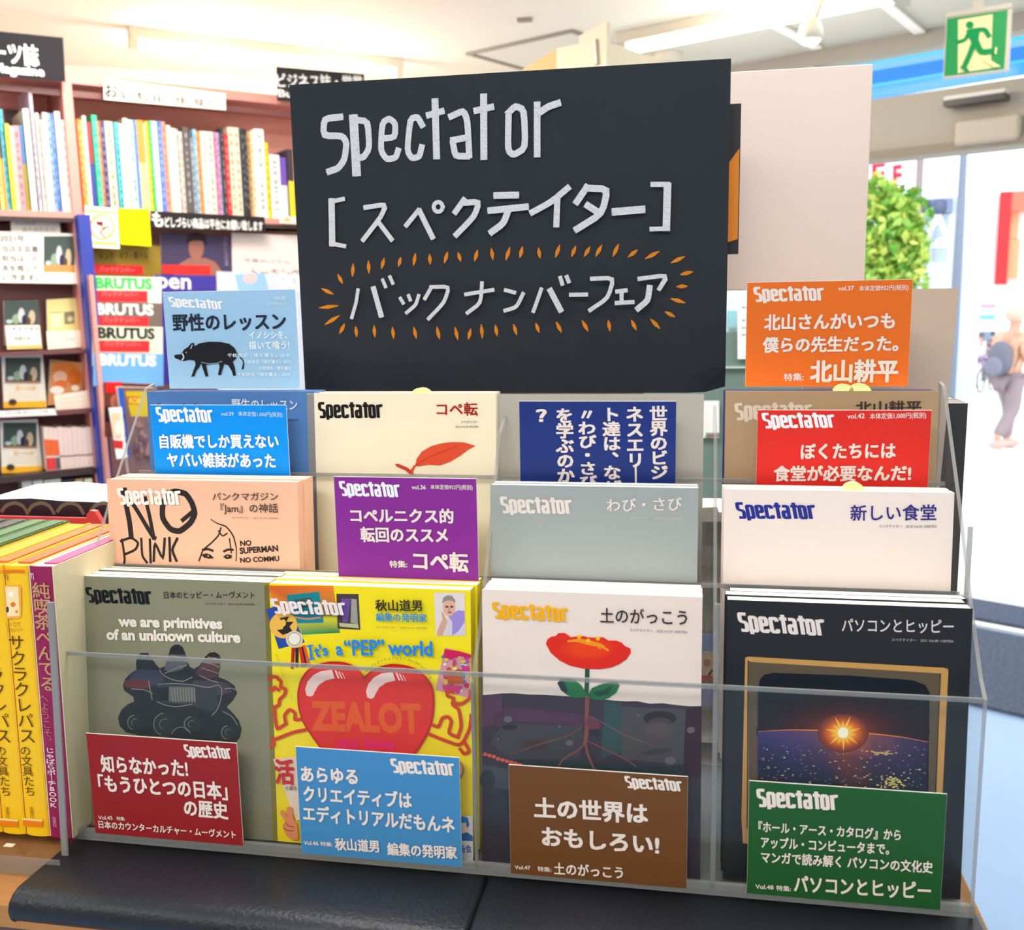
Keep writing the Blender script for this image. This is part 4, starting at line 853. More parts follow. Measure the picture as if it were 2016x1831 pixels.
boxes('divider_foot', [wb(.5705, .5745, -.0165, -.0125, T + .003, T + .245)], ACE, rk)
boxes('divider_foot', [wb(.374, .3765, -.0165, -.0145, T + .003, T + .17)], ACE, rk)

# ------------------------------------------------------------------ magazines in the rack
CREAM = mat((255, 252, 244), .8)
H = .241
def mag(tier, x0, lab, cov, art=None, n=3, t=.0125, W=.185, spine=None, dz=0, dy=0, grp=None, tab=None, px=None, backlab=None, backcov=None):
    yy = np.array([0, math.sin(LEAN), math.cos(LEAN)]); fr0 = Fr((x0, YT[tier] + dy, T + ZT[tier] + .003 + dz), (1, 0, 0), yy)
    if px:                                   # corners as seen: solve width and x from the cover plane
        a0 = fr0.at(*px[0]); a1 = fr0.at(*px[1]); fr0 = Fr(fr0.P(a0[0], 0), (1, 0, 0), yy); W = a1[0] - a0[0]; Hh = (a0[1] + a1[1])/2
    else: Hh = H
    rr = random.Random(lab); first = None
    for k in range(n):
        dx = 0 if k == 0 else rr.uniform(-.002, .003); hh = Hh + (0 if k == 0 else rr.uniform(-.0006, .0012)); f = Fr(fr0.P(dx, 0, -k*t), (1, 0, 0), yy)
        L = lab if k == 0 else re.sub(' (with|behind|on the back).*', '', lab.split(',')[0]) + ' copy, %s behind the front one of %s' % (ordn(k - 1), 'the back tier' if tier == 2 else 'the middle tier' if tier == 1 else 'the front row')
        o = thing('magazine', L, 'magazine', tuple(f.o), grp)
        c = cov if (k == 0 or backcov is None) else backcov; cm = mat(c, .38, spec=.4)
        boxes('pages', [f.box(.0006, W - .0006, .0004, hh - .0004, -t + .0008, -.0007)], CREAM, o)
        cv = boxes('cover', [f.box(0, W, 0, hh, -.0006, 0), f.box(0, W, 0, hh, -t + .0003, -t + .0008)], cm, o)
        boxes('spine', [f.box(W - .0005, W + .0001, 0, hh, -t + .0003, -.0001)], mat(spine or c, .38), o)
        D = Draw(SPF(f, W)); 
        if k == 0 and art:
            D = Draw(f); art(D, o, f)
    if tab:
        for (u, v, w_, hb) in tab: 
            f2 = Fr(fr0.P(0, 0, -t*.9), (1, 0, 0), yy); a, b = f2.at(u, v)
            V = [f2.P(a + w_*math.cos(q)*.5, b - .004 + (hb + .004)*math.sin(q), hh_) for hh_ in (-.006, .004) for q in [math.pi*i/8 for i in range(9)]]
            mesh('index_tab', V, [tuple(range(9)), tuple(reversed(range(9, 18)))] + [(i, i+9, (i+1) % 9 + 9, (i+1) % 9) for i in range(9)], mat((226, 228, 160), .5), None, label='pale yellow divider tab above the %s magazine, %s' % (lab.split(' magazine')[0], 'left of its neighbour' if u == min(q[0] for q in tab) and len(tab) > 1 else 'on the right'), cat='tab')
    return fr0
def SPF(f, W): return f

def arc(c, r, a0, a1, n=10, ry=None): return [(c[0] + r*math.cos(math.radians(a0 + (a1 - a0)*i/n)), c[1] - (ry or r)*math.sin(math.radians(a0 + (a1 - a0)*i/n))) for i in range(n + 1)]
def small(D, s, bl, br, h, c, b=.0): D.text(s, bl, br, h, c, b)

# --- tier 3 (back)
def art(D, o, f):
    D.logo((308, 824), ((307, 797), (414, 824)), (44, 40, 52)); D.text('野生のレッスン', (457, 806), (586, 808), 20, (214, 226, 240), .02); D.text('2016 Vol.35 1000YEN', (540, 829), (587, 829), 4, (44, 50, 80), .0); D.done('lettering', o)
mag(2, .004, 'steel-blue magazine at the back left, behind the bright blue card', (74, 122, 186), art, n=2, t=.016, px=((289, 770), (618, 771)), W=.19)
def art(D, o, f):
    D.logo((628, 823), ((626, 794), (755, 823)), (44, 42, 46)); D.text('コペ転', (860, 818), (941, 818), 24, (216, 50, 46), .02); small(D, 'スペクテイター', (908, 834), (942, 834), 6, (90, 80, 80)); small(D, '2016 Vol.36 952YEN', (897, 842), (942, 842), 4, (110, 100, 100)); D.done('lettering', o)
    D.k = (200, 740, 2.52); R = (222, 78, 48)
    D.poly([(1556, 445), (1565, 410), (1590, 375), (1640, 347), (1700, 332), (1750, 328), (1800, 330), (1855, 347), (1815, 368), (1780, 395), (1730, 425), (1680, 443), (1620, 440), (1575, 448)], R)
    D.stroke([(1535, 470), (1556, 445), (1640, 395), (1760, 350)], .0012, (200, 60, 40)); D.poly([(1456, 437), (1475, 436), (1520, 455), (1545, 478), (1556, 497), (1540, 496), (1510, 470), (1466, 450)], (206, 62, 44)); D.stroke([(1540, 475), (1552, 448)], .002, R)
    D.done('leaf_picture', o, label='painted red leaf')
mag(2, .182, 'cream magazine with a painted red leaf, on the back tier', (250, 238, 212), art, n=2, t=.014, px=((604, 774), (976, 774)), tab=[(830, 772, .02, .0045)])
def art(D, o, f):
    D.logo((1448, 827), ((1446, 796), (1600, 825)), (222, 206, 188)); D.text('北山耕平', (1684, 814), (1814, 812), 22, (60, 46, 40), .03); D.done('lettering', o)
mag(2, .58, 'tan magazine on the back tier, behind the red card', (176, 146, 112), art, n=2, t=.014, px=((1429, 773), (1849, 767)), backcov=(60, 50, 130), tab=[(1660, 764, .018, .004), (1692, 765, .02, .005)])
# silver board on the back tier
t = thing('silver_board', 'silver-grey reflective board standing on the back tier behind the navy card', 'board', (.46, .135, T + .16))
f = Fr((.37, .138, T + .16), (1, 0, 0), (0, math.sin(LEAN), math.cos(LEAN))); a0, b1 = f.at(980, 776); a1 = f.at(1386, 776)[0]
boxes('board', [f.box(a0, a1, 0, b1, -.003, 0)], mat((196, 190, 184), .3, metal=.35, noise=.06, nscale=4), t); boxes('clear_sleeve', [f.box(a0, a1 + .004, 0, b1 + .001, .001, .0015)], ACR, t)

# --- tier 2 (middle)
def art(D, o, f):
    D.k = (0, 950, 3.2516); K = (44, 38, 38)
    D.stroke([(790, 60), (830, 250), (840, 345)], .0052, K); D.stroke([(800, 45), (800, 110), (850, 130), (980, 350), (990, 355)], .0042, K); D.stroke([(985, 355), (955, 200), (930, 100)], .0038, K)
    D.stroke([(1080, 70), (1040, 140), (1040, 230), (1090, 300), (1150, 315), (1220, 260), (1250, 200), (1230, 130), (1190, 70), (1120, 55), (1075, 75)], .0056, K); D.stroke([(1170, 240), (1230, 190)], .004, K)
    D.stroke([(782, 365), (800, 490), (795, 520)], .0022, K); D.stroke([(775, 375), (840, 350), (888, 385), (870, 430), (800, 460)], .0024, K); D.stroke([(905, 360), (910, 470), (940, 510)], .0024, K); D.stroke([(960, 365), (965, 510)], .0024, K)
    D.stroke([(985, 500), (990, 375), (1045, 500), (1055, 360)], .0026, K); D.stroke([(1085, 355), (1090, 500)], .0026, K); D.stroke([(1135, 360), (1100, 430), (1130, 500)], .0026, K)
    D.stroke([(1350, 235), (1390, 262), (1450, 280), (1495, 340), (1515, 420), (1512, 505)], .0014, K, taper=.4); D.stroke([(1415, 290), (1400, 340), (1350, 390), (1300, 430), (1275, 500)], .0014, K); D.stroke([(1400, 310), (1425, 345), (1455, 325)], .0013, K); D.stroke([(1470, 360), (1482, 450)], .0012, K)
    D.poly([(1290, 462), (1320, 452), (1350, 462), (1372, 484), (1340, 488), (1306, 480)], K); D.stroke([(1300, 430), (1330, 424), (1362, 436)], .0022, K); D.poly([(1428, 474), (1455, 458), (1488, 466), (1480, 486), (1450, 490)], K); D.stroke([(1435, 440), (1460, 428), (1490, 430)], .002, K); D.ell((1334, 470), 5, 5, (240, 180, 150)); D.ell((1458, 472), 5, 5, (240, 180, 150))
    D.text('NO', (1540, 405), (1612, 402), 32, K, .03); D.text('SUPERMAN', (1538, 455), (1783, 438), 36, K, .035); D.text('NO COMMU', (1540, 512), (1790, 500), 30, K, .03)
    D.done('drawing', o, label='black ink hand lettering and a face'); D = Draw(f); D.h0 = .0008
    D.logo((236, 993), ((231, 963), (361, 994)), (252, 246, 238)); D.text('パンクマガジン', (420, 985), (549, 985), 15, (70, 52, 46), .01); D.text('『Jam』の神話', (436, 1009), (549, 1009), 17, (70, 52, 46), .01, ref='国'); small(D, 'スペクテイター　2017 Vol.39 1000YEN', (458, 1021), (549, 1022), 4, (110, 84, 76)); D.done('lettering', o)
mag(1, .007, 'salmon magazine with ink-drawn lettering and a face, left of the middle tier', (246, 192, 160), art, n=3, t=.0125, px=((210, 946), (585, 946)))
def art(D, o, f):
    D.logo((988, 1010), ((984, 980), (1129, 1012)), (236, 222, 214)); D.text('わび・さび', (1195, 1008), (1343, 1005), 25, (236, 222, 214), .015); small(D, 'スペクテイター　2018 Vol.43 1000YEN', (1240, 1023), (1343, 1023), 5, (214, 204, 198)); D.done('lettering', o)
mag(1, .374, 'grey magazine with thin white lettering on the middle tier', (158, 166, 166), art, n=2, t=.013, px=((965, 957), (1375, 958)))
def art(D, o, f):
    D.logo((1453, 1021), ((1447, 991), (1609, 1022)), (34, 44, 140)); D.text('新しい食堂', (1674, 1025), (1843, 1024), 29, (42, 38, 130), .015); small(D, 'スペクテイター　2018 Vol.42 1000YEN', (1730, 1039), (1843, 1039), 6, (70, 64, 110)); D.done('lettering', o)
mag(1, .578, 'white magazine with navy lettering on the middle tier at the right', (244, 228, 220), art, n=2, t=.013, px=((1426, 964), (1879, 969)), tab=[(1680, 958, .018, .004)])

# --- tier 1 (front)
def art(D, o, f):
    K = (36, 42, 46); D.logo((173, 1186), ((168, 1158), (302, 1190)), (14, 20, 28)); D.text('日本のヒッピー・ムーヴメント', (324, 1178), (502, 1178), 13, (44, 42, 38), .01); small(D, 'スペクテイター　2019 Vol.45 1000YEN', (405, 1191), (502, 1192), 5, (60, 58, 50))
    D.text('we are primitives', (234, 1232), (439, 1237), 19, (244, 232, 220), .045); D.text('of an unknown culture', (211, 1258), (475, 1264), 19, (244, 232, 220), .045); D.done('lettering', o)
    D = Draw(f, 200, 1240, 5.6)
    D.poly([(385, 440), (378, 370), (395, 290), (430, 255), (510, 255), (545, 300), (600, 380), (640, 425), (700, 400), (725, 320), (760, 200), (800, 165), (850, 160), (895, 190), (925, 260), (945, 340), (975, 410), (1020, 430), (1080, 395), (1140, 300), (1190, 250), (1250, 245), (1300, 275), (1318, 340), (1300, 430), (1290, 520), (1390, 560), (1470, 620), (1495, 700), (1450, 780), (1380, 850), (1450, 920), (1515, 1000), (1545, 1090), (1530, 1180), (1480, 1245), (1300, 1240), (1000, 1210), (700, 1180), (420, 1165), (270, 1130), (200, 1060), (180, 970), (220, 880), (290, 820), (360, 790), (350, 740), (250, 670), (235, 610), (260, 540), (320, 480)], K)
    D.poly([(395, 440), (500, 430), (640, 450), (700, 560), (620, 620), (440, 600), (300, 560), (330, 490)], (58, 60, 84)); D.poly([(250, 560), (330, 545), (520, 560), (560, 620), (500, 650), (300, 640), (245, 620)], (100, 50, 52)); D.poly([(740, 270), (930, 275), (950, 380), (880, 440), (760, 470), (690, 440)], (92, 92, 100)); D.poly([(1150, 310), (1300, 290), (1310, 420), (1280, 520), (1150, 540), (1030, 480), (1090, 400)], (84, 56, 62)); D.poly([(1000, 560), (1260, 560), (1400, 600), (1440, 690), (1330, 720), (1040, 700)], (70, 60, 72))
    D.poly([(610, 610), (900, 600), (1270, 630), (1290, 870), (1180, 900), (980, 830), (650, 800)], (54, 58, 66)); D.poly([(745, 625), (1020, 630), (1040, 790), (740, 790)], (100, 100, 98)); D.poly([(620, 640), (735, 630), (740, 780), (630, 780)], (30, 34, 44))
    L = (150, 146, 138)
    for i in range(9): D.stroke([(770 + i*32, 640), (790 + i*30, 800)], .0006, L, up=False)
    D.up()
    for st in ([(420, 300), (470, 290), (520, 310)], [(760, 280), (830, 290), (920, 330)], [(1170, 300), (1250, 310), (1310, 330)], [(1150, 360), (1230, 380), (1300, 410)], [(1110, 420), (1200, 450), (1290, 480)], [(1080, 500), (1180, 550), (1290, 580)], [(620, 600), (780, 590), (980, 600), (1180, 640), (1290, 600), (1330, 650), (1320, 760), (1280, 880), (1220, 940)], [(610, 790), (700, 830), (830, 850), (1000, 820)], [(640, 440), (680, 500), (780, 550), (900, 570), (1000, 520)], [(700, 480), (820, 420), (940, 390)], [(330, 650), (480, 660), (560, 700)], [(520, 560), (540, 680), (560, 770)], [(1360, 650), (1430, 640), (1480, 660)], [(1340, 900), (1440, 950), (1500, 1050)]): D.stroke(st, .0007, L, up=False)
    D.up()
    for (x, y, r) in ((370, 1020, 85), (700, 1040, 130), (1000, 1040, 90), (1400, 1130, 80)):
        D.ell((x, y), r*1.15, r, (44, 50, 54)); D.stroke(arc((x, y), r*.95, 100, 250), .0006, L); D.stroke(arc((x, y), r*.45, 60, 240), .0006, (120, 120, 112))
    D.stroke(arc((880, 1180), 110, 20, 160), .0006, L); D.done('illustration', o, label='dark painted creature with wheels and horns')
mag(0, 0, 'olive-grey magazine with a dark wheeled creature, first in the front row', (138, 136, 112), art, n=4, t=.0118, px=((146, 1136), (530, 1144)), backcov=(126, 124, 102))
def art(D, o, f):
    D.k = (500, 1100, 4.2); Y = (248, 226, 14); RD = (222, 48, 42)
    D.quadg([(120, 222), (655, 224), (712, 612), (195, 640)], [(226, 92, 30), (240, 130, 30), (20, 140, 90), (250, 220, 20)])
    D.quadg([(330, 470), (695, 480), (712, 612), (400, 628)], [(240, 210, 30), (230, 220, 40), (10, 130, 80), (20, 150, 100)])
    D.poly([(268, 300), (540, 272), (578, 530), (330, 535)], (22, 134, 148)); D.poly([(330, 340), (470, 320), (500, 380), (380, 420)], (60, 90, 80)); D.stroke([(320, 480), (440, 500), (550, 485)], .0016, (210, 140, 120)); D.poly([(370, 430), (520, 415), (530, 460), (400, 470)], (40, 110, 130))
    D.poly([(682, 290), (865, 292), (880, 588), (692, 578)], (74, 60, 66)); D.poly([(720, 330), (800, 330), (775, 520), (735, 520)], (110, 80, 160)); D.poly([(805, 330), (850, 335), (860, 540), (800, 530)], (160, 160, 150)); D.poly([(705, 530), (860, 540), (868, 575), (710, 560)], (190, 190, 140))
    D.poly([(100, 418), (190, 390), (330, 480), (420, 690), (205, 745)], (40, 74, 160)); D.ell((245, 550), 115, 108, (240, 186, 80)); D.poly([(210, 490), (290, 478), (270, 520), (330, 520), (295, 560), (320, 600), (240, 630), (190, 590), (240, 580), (250, 530)], (40, 36, 36)); D.ell((245, 530), 20, 30, (240, 186, 80))
    D.poly([(312, 735), (345, 735), (328, 915), (304, 905)], (190, 40, 36)); D.poly([(345, 735), (372, 735), (368, 900), (342, 895)], (40, 36, 40)); D.poly([(372, 730), (400, 728), (425, 890), (395, 900)], (206, 44, 36)); D.poly([(395, 725), (408, 720), (440, 880), (428, 888)], (40, 36, 40)); D.poly([(405, 718), (425, 712), (470, 880), (445, 888)], (236, 90, 40))
    D.ell((335, 665), 70, 70, (222, 212, 196)); D.ell((335, 662), 52, 52, (240, 234, 222)); D.stroke(arc((335, 662), 52, 0, 360, 20), .0008, (180, 164, 130))
    D.poly([(1490, 280), (1742, 280), (1750, 636), (1505, 636)], (230, 216, 214)); D.poly([(1515, 636), (1530, 540), (1600, 500), (1700, 470), (1750, 520), (1750, 636)], (214, 206, 214)); D.poly([(1605, 470), (1690, 425), (1742, 430), (1745, 520), (1690, 600), (1640, 636), (1640, 520)], (160, 140, 214))
    D.ell((1615, 400), 52, 74, (222, 174, 152)); D.poly([(1556, 370), (1566, 320), (1600, 300), (1640, 305), (1664, 340), (1668, 366), (1640, 345), (1590, 345)], (150, 140, 134)); D.ell((1596, 396), 13, 9, (90, 70, 66)); D.ell((1636, 396), 13, 9, (90, 70, 66)); D.stroke([(1610, 440), (1630, 444)], .0012, (150, 70, 64)); D.stroke([(1614, 400), (1616, 425)], .0008, (180, 126, 110)); D.poly([(1516, 600), (1560, 500), (1548, 430), (1570, 450), (1600, 520), (1560, 632), (1516, 632)], (214, 164, 142))
    D.poly([(1580, 735), (1800, 790), (1775, 1148), (1502, 1085)], (214, 150, 160)); rr = random.Random(4)
    for i in range(60): D.ell((rr.uniform(1575, 1770), rr.uniform(790, 1100)), rr.uniform(10, 26), rr.uniform(8, 22), rr.choice([(206, 40, 100), (240, 224, 214), (190, 84, 40), (60, 130, 190), (232, 190, 60), (206, 60, 140), (150, 60, 60)]), n=8)
    D.poly([(1580, 745), (1700, 760), (1800, 790), (1796, 812), (1700, 800), (1640, 830), (1570, 810)], (206, 30, 90)); D.poly([(1620, 930), (1700, 905), (1720, 960), (1740, 1030), (1610, 1030), (1600, 980)], (190, 84, 34)); D.poly([(1560, 1040), (1730, 1050), (1700, 1095), (1570, 1080)], (214, 50, 130))
    # heart
    hp = [(915, 985), (880, 930), (820, 880), (740, 855), (640, 852), (540, 870), (450, 920), (395, 1000), (370, 1100), (375, 1220), (410, 1340), (480, 1450), (560, 1560), (660, 1660), (780, 1760), (900, 1840), (1010, 1840), (1120, 1780), (1240, 1700), (1340, 1600), (1430, 1460), (1480, 1320), (1492, 1180), (1480, 1060), (1430, 980), (1350, 910), (1250, 880), (1150, 870), (1050, 890), (970, 930)]
    arm = (206, 66, 20)
    for st in ([(410, 1320), (340, 1330), (348, 1270), (300, 1240), (255, 1290), (270, 1360)], [(270, 1360), (195, 1410), (180, 1310), (175, 1220)], [(175, 1225), (215, 1205), (215, 1160), (262, 1120), (268, 1070), (225, 1060), (232, 1010), (205, 990), (200, 975), (160, 970), (130, 990)], [(140, 1060), (165, 1085), (175, 1055), (210, 1080)], [(430, 1410), (330, 1430), (180, 1490), (160, 1480), (175, 1530), (150, 1550)],
        [(1480, 1370), (1530, 1390), (1560, 1310), (1610, 1300), (1640, 1340), (1610, 1440), (1690, 1470)], [(1690, 1470), (1720, 1380), (1700, 1240), (1640, 1200), (1660, 1150), (1600, 1130), (1605, 1090), (1650, 1095)], [(1650, 1190), (1720, 1200), (1790, 1150), (1795, 1090)], [(1440, 1440), (1560, 1490), (1700, 1540), (1740, 1500), (1790, 1590), (1740, 1610), (1710, 1570)], [(1740, 1500), (1790, 1400), (1800, 1290)]): D.stroke(st, .0031, arm, up=False)
    D.up(); D.stroke(hp, .0018, (190, 30, 30), closed=True); D.poly(hp, RD)
    for dx, dy in ((0, 0), (502, 18)):
        D.poly([(470 + dx, 1135 + dy), (440 + dx, 1125 + dy), (430 + dx, 1070 + dy), (450 + dx, 1010 + dy), (500 + dx, 955 + dy), (560 + dx, 925 + dy), (650 + dx, 912 + dy), (672 + dx, 985 + dy), (600 + dx, 1000 + dy), (540 + dx, 1040 + dy), (505 + dx, 1100 + dy), (495 + dx, 1125 + dy)], (238, 206, 200))
        for x, wd in ((672, 16), (702, 12), (730, 7), (760, 4), (785, 3)): D.poly([(x + dx, 918 + dy + (x - 672)*.3), (x + wd + dx, 920 + dy + (x - 672)*.3), (x + wd + 26 + dx, 985 + dy + (x - 672)*.1), (x + 26 + dx, 983 + dy + (x - 672)*.1)], (238, 206, 200) if wd > 6 else (230, 120, 110))
    D.up(); D.text('ZEALOT', (480, 1400), (1390, 1428), 215, (226, 92, 34), .05); D.text('my love', (700, 1555), (1170, 1570), 90, (230, 24, 110), .05)
    D.poly([(165, 1650), (350, 1630), (420, 1900), (440, 2120), (360, 2160), (280, 1960)], (236, 214, 200)); D.done('illustration', o, label='red heart with arms and a photo collage')
    D = Draw(f, 500, 1100, 4.2); D.h0 = .0036
    D.text('活', (190, 1765+80), (350, 1765+90), 190, (206, 40, 40), .04); D.text('小澤今', (270, 1900), (370, 1905), 34, (70, 60, 60), .01)
    D.k = (500, 1420, 4.2); D.poly([(228, 745), (240, 720), (262, 725), (290, 790), (285, 700), (305, 688), (330, 700), (340, 800), (370, 830), (380, 960), (330, 970), (280, 930), (255, 870), (250, 840), (275, 820)], (226, 140, 96)); D.stroke([(275, 820), (300, 850), (345, 860)], .0008, (150, 60, 40)); D.stroke([(262, 870), (300, 890), (340, 890)], .0008, (150, 60, 40))
    D.poly([(1700, 770), (1815, 765), (1820, 1150), (1700, 1160)], (226, 224, 230)); D.ell((1735, 860), 48, 60, (236, 214, 206)); D.poly([(1690, 800), (1730, 768), (1775, 780), (1790, 840), (1770, 870), (1760, 820), (1700, 830)], (40, 120, 200)); D.poly([(1700, 920), (1770, 900), (1815, 930), (1818, 975), (1705, 970)], (40, 110, 190)); D.text('新会', (1712, 1075), (1812, 1068), 60, (40, 80, 190), .03)
    D.ell((1650, 390), 98, 100, (176, 120, 90)); D.ell((1650, 390), 78, 80, (214, 190, 130))
    D.k = (500, 1100, 4.2)
    D.text('秋山道男', (1017, 422), (1402, 424), 86, (50, 46, 30), .03); D.text('編集の発明家', (1022, 505), (1440, 515), 64, (40, 140, 200), .025); small(D, 'スペクテイター　2020 Vol.46 1000YEN', (1022, 566), (1442, 572), 18, (90, 84, 40))
    BL = (40, 134, 214)
    D.stroke([(478, 712), (490, 815)], .0024, BL); D.stroke([(455, 714), (500, 706)], .0014, BL); D.stroke([(470, 822), (515, 812)], .0014, BL)
    for w_, x0, x1, y0, y1, h, r_ in (("t's", 522, 634, 802, 784, 88, 'H'), ('a', 695, 752, 785, 783, 66, 'x'), ('“PEP”', 765, 1098, 786, 782, 120, 'H'), ('world', 1120, 1490, 780, 790, 112, 'H')): D.text(w_, (x0, y0), (x1, y1), h, BL, .035, ref=r_)
    s_ = 'あらゆるクリエイティブはエディトリアルだもんネ'
    for i, ch in enumerate(s_):
        a = math.radians(158 - i*6.2); cx, cy = 1195 + 300*math.cos(a), 1060 - 250*math.sin(a); D.text(ch, (cx - 12, cy + 10), (cx + 12, cy + 10), 24, (90, 84, 30), .0); D.lay -= 1
    for i in range(16): D.text('あ世風のへ今は日の'[i % 9], (195 + i*9, 790 + i*24), (213 + i*9, 790 + i*24), 18, (190, 170, 30), .0); D.lay -= 1
    D.up(); D.logo((562, 1206), ((539, 1176), (687, 1208)), (236, 224, 222)) if False else None
    D.k = (0, 0, 1); D.logo((545, 1204), ((538, 1177), (690, 1208)), (240, 226, 224)); D.done('lettering', o)
mag(0, .184, 'bright yellow magazine with a big red heart, second in the front row', (248, 226, 14), art, n=3, t=.0152, px=((520, 1153), (926, 1157)), spine=(214, 196, 20))
def art(D, o, f):
    D.k = (930, 1100, 3.953)
    D.poly([(75, 1060), (150, 1056), (230, 1048), (320, 1046), (420, 1056), (560, 1058), (700, 1068), (850, 1076), (960, 1088), (1100, 1104), (1200, 1110), (1280, 1108), (1380, 1128), (1480, 1124), (1600, 1140), (1700, 1148), (1785, 1146), (1772, 2520), (76, 2360)], (56, 48, 62))
    D.lay += 1
    D.poly([(76, 1062), (230, 1056), (230, 1250), (76, 1330)], (84, 50, 78)); D.poly([(250, 1150), (860, 1210), (870, 1300), (240, 1260)], (78, 46, 76)); D.poly([(240, 1280), (860, 1300), (840, 1560), (300, 1560), (140, 1440)], (62, 62, 70)); D.poly([(1030, 1110), (1160, 1120), (1160, 1500), (1000, 1560)], (44, 74, 78)); D.poly([(1160, 1150), (1660, 1170), (1640, 1600), (1160, 1560)], (72, 70, 76)); D.poly([(1665, 1160), (1785, 1160), (1780, 1700), (1640, 1700)], (48, 26, 42)); D.poly([(330, 1560), (1640, 1620), (1640, 1760), (330, 1700)], (30, 50, 56)); D.poly([(76, 1600), (330, 1650), (330, 1800), (76, 1780)], (70, 74, 84))
    for (x, y, rx, ry, c, r) in ((480, 1450, 90, 40, (66, 52, 46), 5), (1460, 1240, 130, 55, (40, 32, 38), 0), (1460, 1270, 90, 35, (66, 60, 64), 0), (290, 1310, 60, 22, (40, 36, 46), 0), (940, 1350, 60, 36, (34, 42, 56), 30), (1440, 1500, 120, 22, (50, 60, 58), -8), (1450, 1330, 110, 60, (84, 74, 74), 0), (200, 1250, 40, 60, (74, 46, 66), 0)): D.ell((x, y), rx, ry, c, rot=r)
    BR = (128, 74, 68)
    D.stroke([(895, 1085), (890, 1200), (890, 1340), (880, 1420)], .0034, BR); D.poly([(865, 1290), (920, 1210), (1000, 1290), (990, 1320), (900, 1330)], (104, 54, 66)); D.stroke([(880, 1420), (840, 1480), (700, 1560), (660, 1640)], .0016, BR, taper=.3); D.stroke([(875, 1420), (900, 1530), (950, 1640)], .0026, BR, taper=.3); D.stroke([(900, 1420), (1050, 1490), (1200, 1560), (1280, 1620)], .0013, BR, taper=.3); D.stroke([(920, 1225), (1060, 1300), (1180, 1370), (1400, 1450)], .0012, (110, 84, 90), taper=.3); D.stroke([(850, 1310), (740, 1380), (560, 1430), (300, 1520)], .0014, (112, 70, 66), taper=.3)
    for (x, y, r) in ((278, 1248, 32), (678, 1303, 12), (755, 1433, 30), (200, 1405, 9), (1290, 1218, 13), (1700, 1332, 32), (1540, 1570, 42)): D.ell((x, y), r, r*.78, (104, 96, 108))
    for i in range(9): D.ell((100 + i*34, 1528 + i*9 - (8 if i < 3 else 0)), 18, 15, (206, 88, 74), n=10)
    for (x, y, w_, hh) in ((120, 1720, 60, 80), (200, 1900, 90, 120), (150, 2040, 40, 90)): D.ell((x, y), w_, hh, (44, 52, 62))
    D.stroke([(895, 850), (893, 940), (888, 1050)], .0036, (34, 84, 66))
    D.poly([(662, 965), (690, 935), (740, 926), (800, 942), (850, 985), (890, 1050), (880, 1075), (800, 1082), (740, 1060), (690, 1020)], (30, 116, 70)); D.poly([(662, 965), (690, 940), (720, 960), (740, 1010), (735, 1050), (690, 1020)], (34, 48, 62)); D.poly([(895, 1065), (930, 1005), (1000, 975), (1080, 955), (1130, 960), (1145, 985), (1120, 1040), (1060, 1085), (1000, 1100), (930, 1090)], (28, 110, 66)); D.poly([(940, 1040), (1040, 1010), (1100, 975), (1060, 1050), (980, 1070)], (24, 76, 56))
    D.poly([(573, 660), (585, 625), (615, 605), (650, 600), (670, 578), (715, 575), (745, 592), (765, 610), (830, 600), (880, 602), (920, 622), (960, 610), (1020, 610), (1060, 635), (1120, 635), (1160, 650), (1190, 680), (1230, 695), (1233, 730), (1200, 780), (1150, 815), (1080, 845), (980, 858), (860, 852), (760, 830), (680, 790), (610, 730)], (226, 42, 30))
    D.glow((900, 700), 230, 90, [(0, (236, 60, 26)), (.4, (236, 70, 24)), (1, (228, 44, 30))]); D.stroke([(740, 640), (830, 632), (920, 655), (1000, 670), (1060, 715)], .0042, (242, 150, 30), taper=.6); D.stroke([(960, 665), (1000, 700)], .003, (242, 130, 30), taper=.5)
    for x, y in ((832, 605), (902, 634), (978, 620)): D.ell((x, y), 17, 15, (250, 196, 20))
    D.done('illustration', o, label='red flower with leaves and roots in dark soil')
    D = Draw(f); D.h0 = .0014; D.logo((973, 1216), ((969, 1187), (1122, 1224)), (248, 178, 16)); D.text('土のがっこう', (1182, 1225), (1353, 1230), 28, (46, 36, 40), .012); small(D, 'スペクテイター　2020 Vol.47 1000YEN', (1240, 1242), (1352, 1246), 6, (70, 60, 66)); D.done('lettering', o)
mag(0, .377, 'white magazine with a red flower rooted in dark soil, third in the front row', (240, 222, 212), art, n=3, t=.0152, px=((949, 1160), (1383, 1176)))
